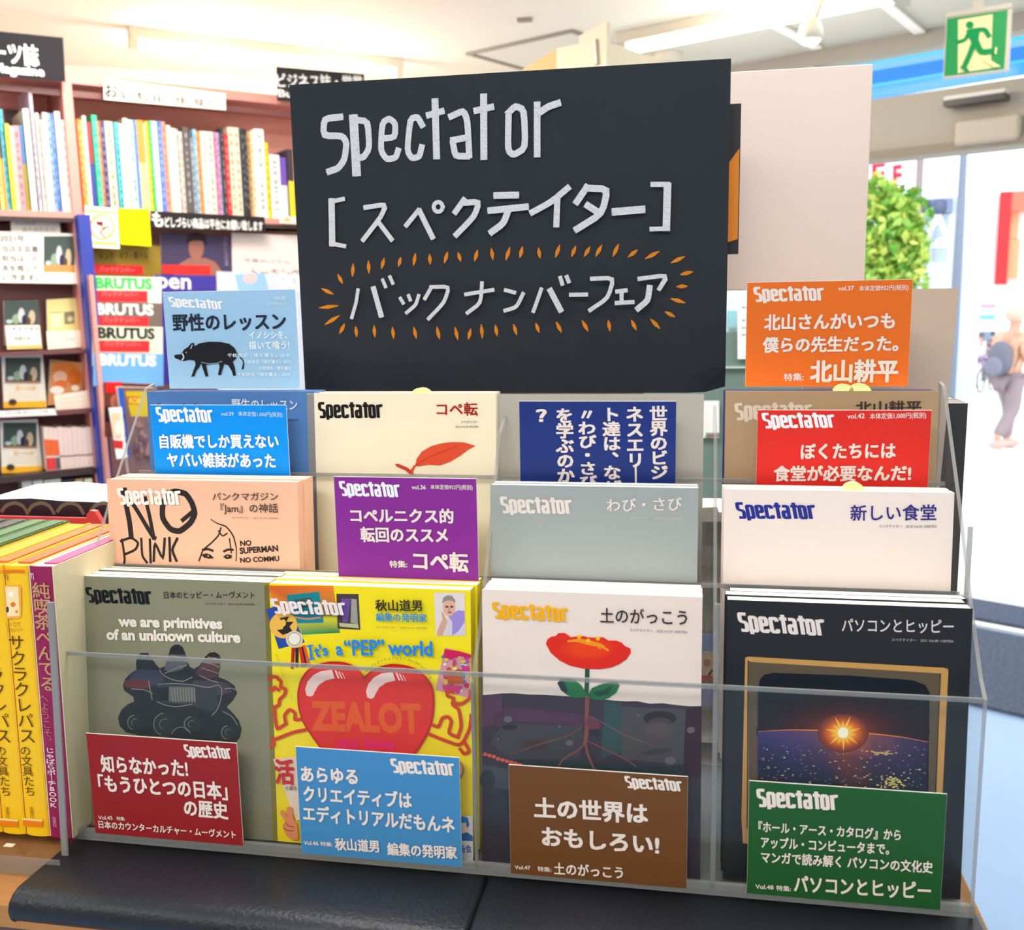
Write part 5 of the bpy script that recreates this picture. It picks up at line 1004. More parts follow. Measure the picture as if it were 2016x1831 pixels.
def art(D, o, f):
    D.k = (1400, 1000, 3.273); TN = (196, 148, 84)
    D.poly([(220, 965), (240, 958), (1500, 1030), (1526, 1038), (1528, 1060), (1480, 2080), (1440, 2300), (205, 2160), (195, 2000)], TN); D.poly([(240, 985), (258, 992), (1475, 1066), (1478, 1090), (1440, 2200), (240, 2060)], (92, 80, 64)); D.stroke([(238, 985), (232, 2060)], .0008, (60, 44, 30)); D.stroke([(1478, 1070), (1430, 2150)], .0008, (60, 44, 30))
    D.poly([(300, 1200), (312, 1110), (340, 1075), (400, 1062), (900, 1080), (1300, 1110), (1380, 1140), (1408, 1190), (1400, 1800), (1380, 2100), (300, 2060)], (12, 22, 32)); D.done('television', o, label='tan television frame printed on the cover')
    D = Draw(f, 1400, 1400, 3.273); D.h0 = .0004
    W0 = [(300, 130), (500, 118), (700, 122), (850, 130), (1050, 145), (1230, 165), (1398, 198)]
    D.glow((850, 130), 560, 260, [(0, (255, 190, 60)), (.09, (236, 120, 20)), (.26, (110, 44, 24)), (.45, (70, 22, 20)), (.75, (34, 14, 26)), (1, (22, 16, 28))])
    top = W0; bot = [(300, 520), (500, 530), (700, 540), (850, 545), (1050, 555), (1230, 560), (1385, 570)]
    pts = [tuple(D.q(p)) for p in top] + [tuple(D.q(((a[0] + b_[0])/2, a[1]*.6 + b_[1]*.4))) for a, b_ in zip(top, bot)] + [tuple(D.q(p)) for p in bot]
    cols = [(60, 50, 110), (80, 60, 110), (110, 70, 90), (214, 110, 50), (120, 70, 80), (70, 50, 90), (40, 36, 80)] + [(34, 36, 78), (44, 44, 96), (60, 48, 90), (110, 56, 64), (60, 46, 84), (44, 40, 84), (30, 30, 66)] + [(12, 40, 50)]*7
    D.add(pts, [(r*7 + i, r*7 + 7 + i, r*7 + 8 + i, r*7 + 1 + i) for r in range(2) for i in range(6)], cols); D.up(); D.up()
    D.stroke(W0, .0011, (226, 130, 40), taper=.7)
    rr = random.Random(2)
    for i in range(230):
        x, y = rr.uniform(310, 1375), rr.uniform(215, 500); s_ = rr.uniform(1.2, 5)*(y/330); D.ell((x, y), s_*1.8, s_*.6, rr.choice([(226, 190, 120), (250, 226, 150), (190, 140, 110), (150, 120, 140)]), n=6); D.lay -= 1
    D.up()
    for i in range(70): D.ell((rr.gauss(1165, 38), rr.gauss(455, 18)), rr.uniform(3, 12), rr.uniform(2, 6), (240, 226, 130), n=6); D.lay -= 1
    for i in range(40): D.ell((rr.gauss(1080, 45), rr.gauss(268, 6)), rr.uniform(4, 12), rr.uniform(1, 4), (236, 200, 130), n=6); D.lay -= 1
    D.up()
    D.glow((850, 140), 165, 125, [(0, (255, 246, 214)), (.17, (255, 236, 170)), (.32, (255, 180, 50)), (.55, (226, 110, 24)), (.8, (150, 62, 30)), (1, (96, 42, 36))])
    for i in range(14):
        a = 2*math.pi*i/14 + .2; L = 118 if i % 2 else 84; D.poly([(850 + 14*math.cos(a + 1.57), 138 + 14*math.sin(a + 1.57)), (850 + L*math.cos(a), 138 + L*math.sin(a)), (850 + 14*math.cos(a - 1.57), 138 + 14*math.sin(a - 1.57))], (255, 196, 70)); D.lay -= 1
    D.up(); D.ell((850, 138), 34, 34, (255, 250, 226)); D.done('sunrise_picture', o, label='sun rising over the night side of the earth')
    D = Draw(f); D.lay = 3; D.logo((1457, 1243), ((1451, 1208), (1627, 1252)), (236, 222, 216)); D.text('パソコンとヒッピー', (1657, 1244), (1877, 1247), 26, (226, 214, 212), .012); small(D, 'スペクテイター　2021 Vol.48 1100YEN', (1755, 1262), (1876, 1265), 6, (200, 190, 190)); D.done('lettering', o)
mag(0, .581, 'black magazine with a television showing a sunrise, last in the front row', (16, 20, 28), art, n=3, t=.0145, px=((1432, 1180), (1915, 1199)))

# ------------------------------------------------------------------ caption cards
WH = (240, 226, 218)
def cc(lab, y, px, col, ink, lean=0):
    fr = Fr((0, y, T), (1, 0, 0), (0, math.sin(lean), math.cos(lean))); P = [fr.at(*p) for p in px]
    x0 = (P[0][0] + P[3][0])/2; x1 = (P[1][0] + P[2][0])/2; z1 = (P[0][1] + P[1][1])/2; z0 = (P[2][1] + P[3][1])/2
    if z1 - z0 < .094: z0 = z1 - .098
    t = thing('caption_card', lab, 'card', tuple(fr.P(x0, z0))); boxes('card', [fr.box(x0, x1, z0, z1, -.0008, 0)], mat((246, 240, 232), .5), t)
    D = Draw(fr); D.poly([tuple(p) for p in ((x0 + .0001, z0 + .0001), (x1 - .0001, z0 + .0001), (x1 - .0001, z1 - .0004), (x0 + .0001, z1 - .0004))], col, True); ink(D); D.done('print', t); return t
def ink(D):
    D.logo((367, 1490), ((361, 1467), (459, 1494)), WH)
    D.text('知らなかった!', (201, 1519), (372, 1529), 31, WH, .04, ref='国'); D.text('「もうひとつの日本」', (196, 1557), (450, 1574), 31, WH, .04); D.text('の歴史', (364, 1605), (451, 1612), 31, WH, .04)
    D.text('Vol.45', (195, 1612), (223, 1613), 7, WH, .02); D.text('特集:', (231, 1614), (248, 1615), 7, WH, .02, ref='国'); D.text('日本のカウンターカルチャー・ムーヴメント', (196, 1629), (466, 1650), 14, WH, .03)
cc('dark red caption card in front of the olive-grey magazine', -.021, [(170, 1443), (468, 1463), (477, 1665), (187, 1640)], (150, 36, 40), ink)
def ink(D):
    D.logo((773, 1521), ((768, 1495), (898, 1527)), WH); D.text('あらゆる', (594, 1538), (706, 1544), 29, WH, .04); D.text('クリエイティブは', (599, 1577), (812, 1591), 29, WH, .04); D.text('エディトリアルだもんネ', (598, 1615), (896, 1639), 29, WH, .04)
    D.text('Vol.46', (599, 1662), (628, 1663), 7, WH, .02); D.text('特集:', (632, 1664), (656, 1666), 8, WH, .02, ref='国'); D.text('秋山道男', (661, 1672), (748, 1677), 22, WH, .035); D.text('編集の発明家', (764, 1682), (901, 1690), 23, WH, .035)
cc('light blue caption card in front of the yellow magazine', -.021, [(585, 1470), (905, 1491), (909, 1708), (591, 1679)], (70, 140, 196), ink)
def ink(D):
    D.logo((1234, 1551), ((1229, 1529), (1346, 1558)), WH); D.text('土の世界は', (1052, 1608), (1276, 1621), 37, WH, .04); D.text('おもしろい!', (1067, 1664), (1298, 1682), 36, WH, .04, ref='国')
    D.text('Vol.47', (1014, 1710), (1045, 1711), 7, WH, .02); D.text('特集:', (1059, 1714), (1086, 1716), 9, WH, .02, ref='国'); D.text('土のがっこう', (1091, 1720), (1227, 1729), 22, WH, .03)
cc('brown caption card in front of the flower magazine', -.021, [(1002, 1503), (1355, 1531), (1351, 1751), (1005, 1718)], (110, 70, 36), ink)
def ink(D):
    D.logo((1492, 1588), ((1489, 1555), (1652, 1595)), WH); D.text('『ホール・アース・カタログ』から', (1493, 1637), (1773, 1654), 20, WH, .03); D.text('アップル・コンピュータまで。', (1498, 1668), (1750, 1682), 21, WH, .03); D.text('マンガで読み解く パソコンの文化史', (1498, 1697), (1836, 1718), 21, WH, .03)
    D.text('Vol.48', (1487, 1748), (1523, 1750), 8, WH, .02); D.text('特集:', (1528, 1752), (1557, 1754), 10, WH, .02, ref='国'); D.text('パソコンとヒッピー', (1563, 1755), (1832, 1770), 32, WH, .03)
cc('green caption card in front of the black television magazine', -.021, [(1472, 1537), (1863, 1562), (1853, 1789), (1473, 1762)], (34, 90, 44), ink)
WB_ = (246, 246, 250)
def ink(D):
    D.logo((311, 830), ((306, 803), (423, 832)), WB_); D.text('vol.39', (436, 818), (461, 818), 7, (190, 224, 250), .02); D.text('本体定価1,000円(税別)', (470, 819), (557, 821), 9, (190, 224, 250), .015, ref='国')
    D.text('自販機でしか買えない', (316, 882), (550, 882), 25, WB_, .04); D.text('ヤバい雑誌があった', (331, 919), (544, 921), 26, WB_, .04)
cc('bright blue caption card on the back tier in front of the steel-blue magazine', .115, [(300, 797), (565, 797), (569, 928), (302, 928)], (0, 146, 240), ink)
def ink(D):
    D.logo((672, 976), ((667, 949), (791, 979)), WB_); D.text('vol.36', (811, 963), (839, 963), 8, WH, .02); D.text('本体定価952円(税別)', (848, 963), (931, 964), 9, WH, .015, ref='国')
    D.text('コペルニクス的', (691, 1028), (894, 1030), 26, WH, .04); D.text('転回のススメ', (711, 1066), (883, 1068), 27, WH, .04); D.text('特集:', (768, 1117), (803, 1117), 13, WH, .025, ref='国'); D.text('コペ転', (814, 1121), (923, 1126), 35, WH, .04)
cc('purple caption card taped on the middle tier between the salmon and grey magazines', .046, [(659, 939), (939, 941), (941, 1124), (664, 1122)], (138, 44, 148), ink)
def ink(D):
    for s, x, y0, dx in (('世界のビジネスエ', 1296, 800, 2), ('ネスエリート達', 1249, 801, 3), ('ト達は、なぜ', 1203, 802, 3), ('〃わび・さび', 1155, 803, 3), ('を学ぶのか', 1111, 804, 3)):
        n = {'世界のビジネスエ': 8, 'ネスエリート達': 7, 'ト達は、なぜ': 6, '〃わび・さび': 6, 'を学ぶのか': 5}[s]; n = len(s); k = min(n, 5 if s != 'ネスエリート達' else 5)
        k = {'世界のビジネスエ': 5, 'ネスエリート達': 5, 'ト達は、なぜ': 6, '〃わび・さび': 6, 'を学ぶのか': 5}[s]; st = s[:k]; step = {'世界のビジネスエ': 29, 'ネスエリート達': 30, 'ト達は、なぜ': 28.5, '〃わび・さび': 26.5, 'を学ぶのか': 29.5}[s]
        D.vtext(st, (x, y0), (x + dx, y0 + step*k), 30, WH, .04)
    D.text('？', (1055, 832), (1077, 832), 27, WH, .05)
cc('navy blue caption card with vertical white writing on the back tier', .115, [(1022, 792), (1331, 787), (1331, 940), (1024, 940)], (28, 50, 124), ink)
def ink(D):
    D.logo((1505, 843), ((1499, 815), (1647, 842)), WB_); D.text('vol.42', (1668, 824), (1702, 823), 9, WH, .02); D.text('本体定価1,000円(税別)', (1712, 825), (1823, 823), 11, WH, .015, ref='国')
    D.text('ぼくたちには', (1576, 904), (1763, 902), 29, WH, .04); D.text('食堂が必要なんだ!', (1523, 947), (1793, 946), 28, WH, .04, ref='国')
cc('red caption card in front of the tan magazine', .115, [(1490, 812), (1833, 802), (1829, 946), (1490, 946)], (222, 44, 36), ink)
def ink(D):
    D.logo((1486, 594), ((1483, 567), (1624, 592)), WH); D.text('vol.37', (1650, 572), (1681, 571), 8, WH, .02); D.text('本体定価952円(税別)', (1691, 573), (1788, 571), 10, WH, .015, ref='国')
    D.text('北山さんがいつも', (1504, 650), (1761, 647), 29, WH, .04); D.text('僕らの先生だった。', (1501, 694), (1768, 691), 28, WH, .04); D.text('特集:', (1543, 750), (1582, 749), 14, WH, .025, ref='国'); D.text('北山耕平', (1594, 752), (1767, 751), 40, WH, .045)
cc('orange caption card at the top right above the tan magazine', .165, [(1472, 556), (1797, 549), (1787, 761), (1466, 761)], (232, 110, 32), ink)
def ink(D):
    D.k = (0, 400, 3.0516); D.logo((1022, 620), ((1010, 566), (1350, 640)), (246, 246, 250)); D.text('vol.35', (1650, 578), (1720, 578), 20, (226, 240, 250), .02); D.text('本体定価1000円', (1610, 617), (1725, 617), 20, (214, 230, 246), .02)
    D.text('野性のレッスン', (1042, 768), (1722, 760), 96, (34, 40, 58), .03); D.text('イノシシを、', (1500, 815), (1728, 815), 44, (246, 250, 252), .02); D.text('描いて喰う!', (1500, 878), (1742, 876), 46, (246, 250, 252), .02, ref='国')
    B = (22, 24, 32)
    D.poly([(1048, 918), (1058, 910), (1090, 908), (1108, 880), (1135, 862), (1150, 842), (1168, 838), (1172, 860), (1200, 842), (1260, 832), (1330, 834), (1380, 845), (1412, 870), (1428, 905), (1420, 935), (1400, 950), (1412, 985), (1420, 1035), (1404, 1038), (1396, 1010), (1375, 975), (1350, 965), (1338, 1000), (1330, 1032), (1312, 1032), (1322, 985), (1318, 962), (1260, 970), (1240, 972), (1246, 1005), (1255, 1040), (1238, 1042), (1225, 1005), (1210, 960), (1200, 985), (1180, 1010), (1172, 1038), (1152, 1044), (1165, 1005), (1178, 970), (1172, 945), (1140, 940), (1105, 948), (1085, 942), (1070, 935), (1056, 932)], B)
    D.stroke([(1405, 880), (1440, 920), (1468, 950), (1460, 995)], .0012, B); D.poly([(1462, 965), (1470, 968), (1466, 995), (1454, 998)], B); D.stroke([(1100, 905), (1108, 928), (1098, 940)], .0014, (214, 226, 236)); D.ell((1122, 896), 4, 3, (214, 226, 236)); D.stroke([(1158, 852), (1150, 872)], .001, (170, 200, 220)); D.stroke([(1215, 955), (1260, 966), (1310, 960), (1335, 950)], .001, (120, 140, 160))
    for y, a, b_ in ((915, 1370, 1748), (954, 1470, 1752), (992, 1560, 1752), (1030, 1430, 1752)): D.text('千松信也「猪を獲る」ほか取材記事'[:12 if a < 1500 else 9], (a, y + 10), (b_, y + 10), 22, (226, 240, 250), .02)
cc('pale blue caption card with a black wild boar at the top left of the rack', .165, [(319, 573), (582, 571), (590, 765), (335, 765)], (158, 200, 234), ink)

# ------------------------------------------------------------------ the chalk sign
cs = thing('chalk_sign', 'large black board with white chalk-pen lettering and orange dashes', 'sign', (.35, .281, T))
BLK = mat((36, 43, 51), .6, noise=.08, nscale=60, bump=.08, spec=.2)
sfm = Fr((0, .281, T), (1, 0, 0), (0, 0, 1)); P = [sfm.at(*p) for p in ((570, 172), (1440, 110), (1427, 775), (601, 772))]
x0 = (P[0][0] + P[3][0])/2; x1 = (P[1][0] + P[2][0])/2; z0 = (P[2][1] + P[3][1])/2; z1 = (P[0][1] + P[1][1])/2
NX, NZ = 24, 14; V, Fc = [], []
def bend(x, z): 
    u = (x - x0)/(x1 - x0); v = (z - z0)/(z1 - z0); return .006*max(0, (u - .9)/.1)**2*max(0, (.08 - v)/.08) 
for s_ in (0, 1):
    for j in range(NZ + 1):
        for i in range(NX + 1):
            x = x0 + (x1 - x0)*i/NX; z = z0 + (z1 - z0)*(j/NZ)**1.3; V.append((x, .281 + bend(x, z) + s_*.005, T + z + (.006*max(0, (x - x1 + .03)/.03)**2 if j == 0 else 0)))
o_ = (NX + 1)*(NZ + 1)
for j in range(NZ):
    for i in range(NX):
        a = j*(NX + 1) + i; Fc.append((a, a + 1, a + NX + 2, a + NX + 1)); Fc.append((a + o_, a + NX + 1 + o_, a + NX + 2 + o_, a + 1 + o_))
rim = [i for i in range(NX)] + [NX + j*(NX + 1) for j in range(NZ)] + [NZ*(NX + 1) + NX - i for i in range(NX)] + [(NZ - j)*(NX + 1) for j in range(NZ)]
for k in range(len(rim)): a, b = rim[k], rim[(k+1) % len(rim)]; Fc.append((a, a + o_, b + o_, b))
mesh('board', V, Fc, BLK, cs)
boxes('stand', [wb(.2, .5, .288, .291, T - .012, T + z1 - .08)], mat((200, 196, 188), .5), cs)
K = (560, 100, 2.24); D = Draw(sfm.shift(.0002), *K); c = (212, 214, 220); u_ = .00054/2.24
def st(w_, *L):
    for s in L:
        D.stroke(s, w_*u_*1.06, c)
        for q in (s[0], s[-1]): D.lay += 3; D.ell(q, w_*.53/1, w_*.53/1, c, n=14)
        D.lay += 2
st(27, [(247, 292), (175, 300), (172, 375), (255, 375), (275, 405), (265, 480), (238, 518), (198, 532)]); st(38, [(305, 300), (318, 535)]); st(26, [(318, 305), (368, 312), (375, 430), (350, 470), (325, 472)])
st(25, [(428, 388), (488, 382), (490, 320), (462, 298), (432, 318), (425, 440), (452, 480), (492, 472), (502, 440)], [(608, 328), (588, 292), (556, 300), (542, 440), (562, 475), (596, 468), (606, 425)])
st(29, [(665, 225), (672, 465)]); st(26, [(638, 284), (695, 268)]); st(26, [(736, 290), (790, 265), (808, 305), (816, 462)], [(745, 410), (755, 465), (808, 466)], [(745, 395), (800, 385)]); st(29, [(880, 205), (881, 468)]); st(26, [(848, 265), (914, 250)])
st(26, [(990, 275), (1020, 245), (1058, 262), (1064, 430), (1012, 462), (987, 440), (990, 290)]); st(27, [(1116, 240), (1116, 458)], [(1130, 272), (1165, 248), (1208, 234)])
st(18, [(262, 655), (215, 665)]); st(28, [(212, 665), (215, 850)]); st(18, [(210, 850), (268, 862)])
st(20, [(362, 692), (452, 678), (432, 730), (352, 834)], [(425, 765), (476, 832)], [(542, 770), (595, 705)]); st(23, [(600, 708), (656, 822)]); st(17, [(682 + 20*math.cos(q*math.pi/5), 690 + 22*math.sin(q*math.pi/5)) for q in range(11)])
st(24, [(795, 660), (758, 712)], [(795, 672), (862, 668), (842, 730), (762, 812)]); st(27, [(938, 640), (1025, 638)], [(912, 706), (1068, 690)], [(990, 708), (970, 762), (918, 800)]); st(25, [(1252, 608), (1180, 668), (1096, 714)], [(1206, 665), (1202, 768)])
st(27, [(1335, 605), (1292, 668)], [(1335, 608), (1428, 612), (1402, 720), (1292, 788)], [(1340, 685), (1392, 718)]); st(30, [(1460, 712), (1578, 702)]); st(20, [(1625, 592), (1690, 592)]); st(30, [(1690, 600), (1685, 782)]); st(18, [(1620, 788), (1690, 786)])
st(15, [(333, 1055), (325, 1110), (306, 1175)]); st(23, [(402, 1050), (434, 1165)]); st(15, [(442, 1012), (454, 1040)], [(474, 998), (486, 1025)], [(520, 1092), (532, 1112)], [(556, 1080), (563, 1098)], [(600, 1080), (588, 1120), (548, 1154)])
st(16, [(655, 1045), (628, 1092)], [(655, 1042), (735, 1040), (712, 1110), (645, 1180)], [(808, 1074), (925, 1055)], [(878, 1025), (872, 1112), (815, 1155)], [(982, 1056), (1020, 1066)], [(1058, 1072), (1030, 1130), (980, 1145)], [(1138, 1052), (1104, 1148)]); st(24, [(1178, 1058), (1222, 1142)]); st(17, [(1222, 1002), (1230, 1028)], [(1250, 998), (1258, 1018)], [(1268, 1076), (1335, 1075)])
st(17, [(1360, 1006), (1456, 1002), (1430, 1090), (1352, 1143)], [(1470, 1062), (1508, 1057)], [(1490, 1062), (1490, 1104)], [(1468, 1112), (1538, 1108)], [(1568, 1006), (1692, 990), (1655, 1050)]); st(24, [(1612, 1045), (1605, 1100), (1562, 1136)])
D.done('white_lettering', cs, CHALK)
OD = [(235,985,257,1027),(303,938,300,997),(370,925,373,982),(440,913,428,962),(513,910,503,952),(578,893,569,947),(640,896,643,942),(720,886,705,937),(765,888,778,930),(852,878,838,929),(912,870,920,922),(994,866,976,924),(1050,863,1038,914),(1120,868,1127,915),(1214,856,1195,912),(1285,860,1266,908),(1348,863,1322,908),(1400,855,1372,908),(1474,852,1448,908),(1558,877,1515,910),(1655,883,1590,918),(1765,907,1703,936),(1745,987,1802,974),(1728,1040,1778,1038),(1703,1092,1768,1112),(1678,1150,1723,1174),(1614,1182,1656,1226),(1530,1187,1552,1232),(1428,1187,1436,1237),(1312,1188,1340,1238),(1198,1195,1222,1242),(1108,1200,1124,1243),(1010,1205,1025,1254),(930,1208,938,1258),(868,1205,873,1268),(822,1225,811,1273),(752,1218,765,1275),(672,1217,684,1272),(570,1217,582,1270),(476,1217,482,1270),(395,1210,399,1263),(314,1215,319,1263),(266,1203,243,1248),(243,1167,178,1208),(152,1134,238,1124),(163,1048,217,1074)]
D = Draw(sfm.shift(.0002), *K)
for a, b_, c_, d_ in OD: D.stroke([(a + (c_ - a)*t/7, b_ + (d_ - b_)*t/7) for t in range(8)], 17*u_, (214, 130, 40), taper=.75, up=False)
D.done('orange_dashes', cs, ORANGECHALK)

# ------------------------------------------------------------------ books left of the rack
def yellowbook(x0, x1, lab, cov, spine, zb=T + .006, ztop=T + .256, y0=-.03, dep=.165, ink=None, side=None, top=(250, 232, 190)):
    tl = math.tan(math.radians(1.3)); lean = lambda b: [(p[0] + (p[2] - ztop)*tl, p[1], p[2]) for p in b]; wb = lambda *a: lean(WBX(*a))
    t = thing('book', lab, 'book', ((x0 + x1)/2, y0, zb), None); y1 = y0 + dep
    boxes('pages', [wb(x0 + .0012, x1 - .0012, y0 + .004, y1 - .001, zb + .001, ztop - .001)], mat(top, .8), t)
    boxes('cover', [wb(x0, x0 + .001, y0 + .002, y1, zb, ztop), wb(x1 - .001, x1, y0 + .002, y1, zb, ztop)], mat(side or cov, .4, noise=.06, nscale=25), t)
    n = 6; V = []
    for z in (zb, ztop):
        for i in range(n + 1):
            a = math.pi*i/n; V.append(((x0 + x1)/2 - (x1 - x0)/2*math.cos(a), y0 + .003 - .003*math.sin(a), z))
    V = lean(V); mesh('spine', V, [(i, i + 1, i + n + 2, i + n + 1) for i in range(n)] + [tuple(reversed(range(n + 1))), tuple(range(n + 1, 2*n + 2))], mat(spine, .38), t)
    if ink: D = Draw(Fr((0, y0 - .0004, T), (1, 0, 0), (0, 0, 1))); ink(D); D.done('spine_lettering', t)
    return t
YF = Fr((0, -.03, T), (1, 0, 0), (0, 0, 1)); bx_ = lambda u, v: YF.at(u, v)[0]
xm0, xm1 = -.0285, -.0055; w2 = .0225
YEL = (252, 200, 10)
def inkm(D):
    D.text('TJ', (60, 1138), (67, 1138), 9, (236, 190, 214), .03)
    D.vtext('純喫茶ぺんてる', (80, 1148), (96, 1362), 30, (196, 150, 110), .015); D.vtext('へようこそ。', (85, 1366), (98, 1468), 16, (186, 120, 110), .0); D.vtext('じゃばらポーチBOOK', (98, 1472), (106, 1590), 15, (240, 224, 230), .015); D.vtext('宝島社', (107, 1608), (109, 1628), 7, (214, 160, 190), 0)
xa_, zt_ = YF.at(53, 1115); xb_ = YF.at(101, 1115)[0]
yellowbook(xa_, xb_, 'magenta-spined book with a cream marbled cover beside the rack', (146, 12, 80), (146, 12, 80), ztop=T + zt_, ink=inkm, side=(226, 214, 176), top=(250, 226, 200))
def inky(off):
    def f(D):
        q = lambda x, y: (x + off, y)
        D.poly([q(4, 1122), q(48, 1122), q(48, 1128), q(4, 1128)], (236, 120, 20)); D.text('TJ', q(9, 1140), q(16, 1140), 8, (150, 90, 20), .02)
        D.poly([q(8, 1152), q(38, 1152), q(42, 1156), q(42, 1214), q(38, 1218), q(14, 1218), q(10, 1214)], (246, 170, 70)); D.poly([q(11, 1155), q(36, 1155), q(39, 1212), q(15, 1214)], (252, 226, 170)); D.ell(q(22, 1170), 5, 5, (250, 246, 240)); D.ell(q(26, 1190), 5, 5, (240, 120, 40)); D.ell(q(15, 1200), 3, 6, (60, 80, 70)); D.ell(q(33, 1204), 3, 3, (240, 140, 50))
        D.text('レトロで', q(13, 1234), q(41, 1233), 9, (180, 120, 10), .0); D.text('かわいい!', q(14, 1245), q(45, 1244), 9, (180, 120, 10), .0, ref='国')
        D.vtext('サクラクレパス', q(31, 1250), q(56, 1464), 28, (96, 60, 10), .005); D.vtext('の文具たち', q(49, 1468), q(61, 1568), 19, (96, 60, 10), .0); D.vtext('宝島社', q(62, 1588), q(64, 1610), 7, (150, 100, 10), 0)
        D.poly([q(46, 1610), q(84, 1613), q(84, 1617), q(46, 1614)], (250, 220, 150)); D.poly([q(46, 1614), q(84, 1617), q(84, 1628), q(46, 1625)], (240, 130, 20))
    return f
xs = [(xa_ - .0235, xa_ - .0006), (xa_ - .0475, xa_ - .0245), (xa_ - .0715, xa_ - .0485)]
yellowbook(*xs[0], 'yellow-spined book leaning on the magenta one', YEL, YEL, ztop=T + zt_, ink=inky(0), side=(250, 190, 40), top=(250, 170, 60))
yellowbook(*xs[1], 'yellow-spined book second from the magenta one, partly cut by the left picture edge', YEL, YEL, ztop=T + zt_, ink=inky(-48), side=(250, 190, 40), top=(250, 150, 40))
gx = xs[2][0]
yellowbook(*xs[2], 'third yellow-spined book, only a sliver inside the left picture edge', YEL, YEL, ztop=T + zt_, side=(250, 190, 40), top=(250, 160, 50))
for i, (c, tp, lab) in enumerate((((62, 104, 56), (240, 230, 170), 'green-topped book standing left of the yellow spines'), ((72, 116, 66), (246, 226, 160), 'second green-topped book standing left of the yellow spines'), ((60, 64, 60), (206, 200, 190), 'dark-topped book standing at the left picture edge, before the black ones'), ((40, 42, 46), (180, 180, 176), 'black-topped book at the left picture edge, nearer the green ones'), ((52, 50, 54), (226, 220, 210), 'black-topped book at the left picture edge, farthest from the green ones'))):
    x1 = gx - .0008 - i*.0225; x0 = x1 - .0215
    yellowbook(x0, x1, lab, c, c, ztop=T + zt_ + .002, y0=-.028, side=c, top=tp)
    boxes('top_flap', [wb(x0 + .004, x1 - .003, -.02, .135, T + zt_ + .0018, T + zt_ + .0024)], mat(c, .5), None, label='coloured slip lying on top of the %s' % lab.replace('book standing', 'book').replace('book at the left picture edge, ', 'book '), cat='slip')
for i, (x0, x1, c, nm) in enumerate(((xs[0][0] + .006, xs[0][1] - .004, (226, 88, 8), 'orange'), (xs[1][0] + .006, xs[1][1] - .004, (236, 104, 10), 'deep orange'), (xa_ + .008, xb_ - .002, (176, 62, 124), 'pink'))):
    boxes('top_flap', [wb(x0, x1, -.018, .13, T + zt_ - .0008, T + zt_ + .0004)], mat(c, .5), None, label='%s slip lying along the top of the books left of the rack' % nm, cat='slip')
# clear holder of the books: front post and base
t = thing('book_holder', 'low clear acrylic holder around the yellow and magenta books', 'holder', (-.1, 0, T - .012))
ha, hz = YF.at(100, 1172); hb = YF.at(112, 1165)[0]
hl = lambda b: [(p[0] + .0055 + (p[2] - T - .24)*math.tan(math.radians(2.5)), p[1], p[2]) for p in b]
boxes('side_panel', [hl(wb(xb_ + .004, xb_ + .006, -.045, .16, T - .012, T + .225))], ACR, t)
boxes('front_post', [hl(wb(xb_ - .0005, xb_ + .006, -.0475, -.045, T - .010, T + .235))], ACD, t, bevel=.001)
boxes('base', [wb(-.3, xb_ + .004, -.062, .17, T - .0115, T + .0055)], ACR, t)
boxes('base_edge', [wb(-.3, xb_ + .004, -.0625, -.062, T - .0115, T + .0055)], ACE, t)
boxes('paper_scrap', [wb(-.052, -.043, -.05, -.045, T + .0057, T + .0062)], mat((246, 236, 214), .6), None, label='tiny torn paper scrap on the clear base under the yellow book', cat='paper')
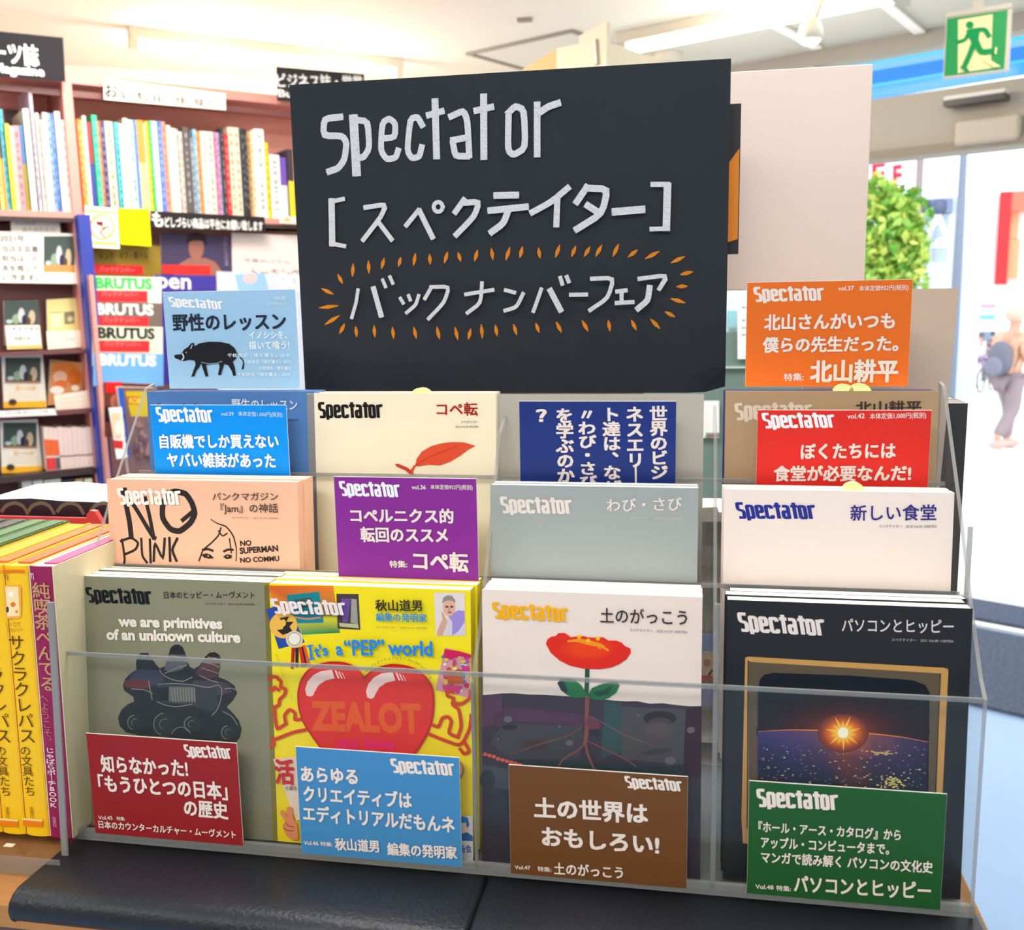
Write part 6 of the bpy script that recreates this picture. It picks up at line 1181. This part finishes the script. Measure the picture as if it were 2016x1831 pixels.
# red tray with a black magazine behind the books
rt_ = Fr((0, .20, T), (1, 0, 0), (0, 0, 1)); a0, z1 = rt_.at(0, 1010); a1, z2 = rt_.at(196, 1026); z0 = rt_.at(100, 1040)[1]
t = thing('red_tray', 'red plastic tray behind the books at the left', 'tray', (a1 - .1, .2, T)); RDM = mat((196, 52, 56), .4)
boxes('front_wall', [wb(a0 - .15, a1 - .012, .20, .204, T - .012, T + (z1 + z2)/2)], RDM, t, bevel=.001)
V = [rt_.P(*rt_.at(*p), hh) for hh in (-.004, .003) for p in ((174, 1036), (186, 1036), (206, 1034), (190, 1006), (180, 1004), (173, 1012))]; n = 6
mesh('handle_loop', V, [tuple(reversed(range(n))), tuple(range(n, 2*n))] + [(i, (i+1) % n, (i+1) % n + n, i + n) for i in range(n)], RDM, t, label='rounded red corner')
boxes('floor', [wb(a0 - .15, a1, .204, .42, T - .012, T - .008)], RDM, t)
mf = Fr((0, .23, T), (1, 0, 0), (0, 0, 1)); V = []
tp = [(-40, 962), (0, 957), (50, 957), (100, 960), (150, 966), (214, 970)]; bt = [(-40, 986), (0, 983), (60, 981), (120, 986), (170, 988), (214, 990)]
t = thing('thick_magazine', 'thick black magazine with curved ornament and bright page edge in the red tray', 'magazine', tuple(mf.P(*mf.at(100, 1030))))
V = [mf.P(*mf.at(*p), 0) for p in bt] + [mf.P(*mf.at(*p), 0) for p in tp]
V2 = [mf.P(*mf.at(*p), .0) for p in bt] + [mf.P(mf.at(*p)[0], mf.at(*b_)[1] + .001, -.10) for p, b_ in zip(tp, bt)]
mesh('page_edges', V2, [(i, i + 1, i + 7, i + 6) for i in range(5)], mat((254, 250, 240), .8), t)
V3 = [mf.P(mf.at(*p)[0], 0.02, 0) for p in bt] + [mf.P(*mf.at(*p), 0) for p in bt]
V4 = [v + np.array([0, .1, 0]) for v in V3]
mesh('cover', V3, [(i, i + 1, i + 7, i + 6) for i in range(5)], mat((40, 34, 44), .3), t)
mesh('back_cover', V4, [(i, i + 6, i + 7, i + 1) for i in range(5)], mat((60, 54, 60), .3), t)
D = Draw(mf)
for cx in (30, 82, 140, 205): D.stroke([(cx - 26, 1006), (cx - 18, 995), (cx, 989), (cx + 16, 996), (cx + 24, 1010)], .0042, (120, 104, 84))
D.done('ornament', t)
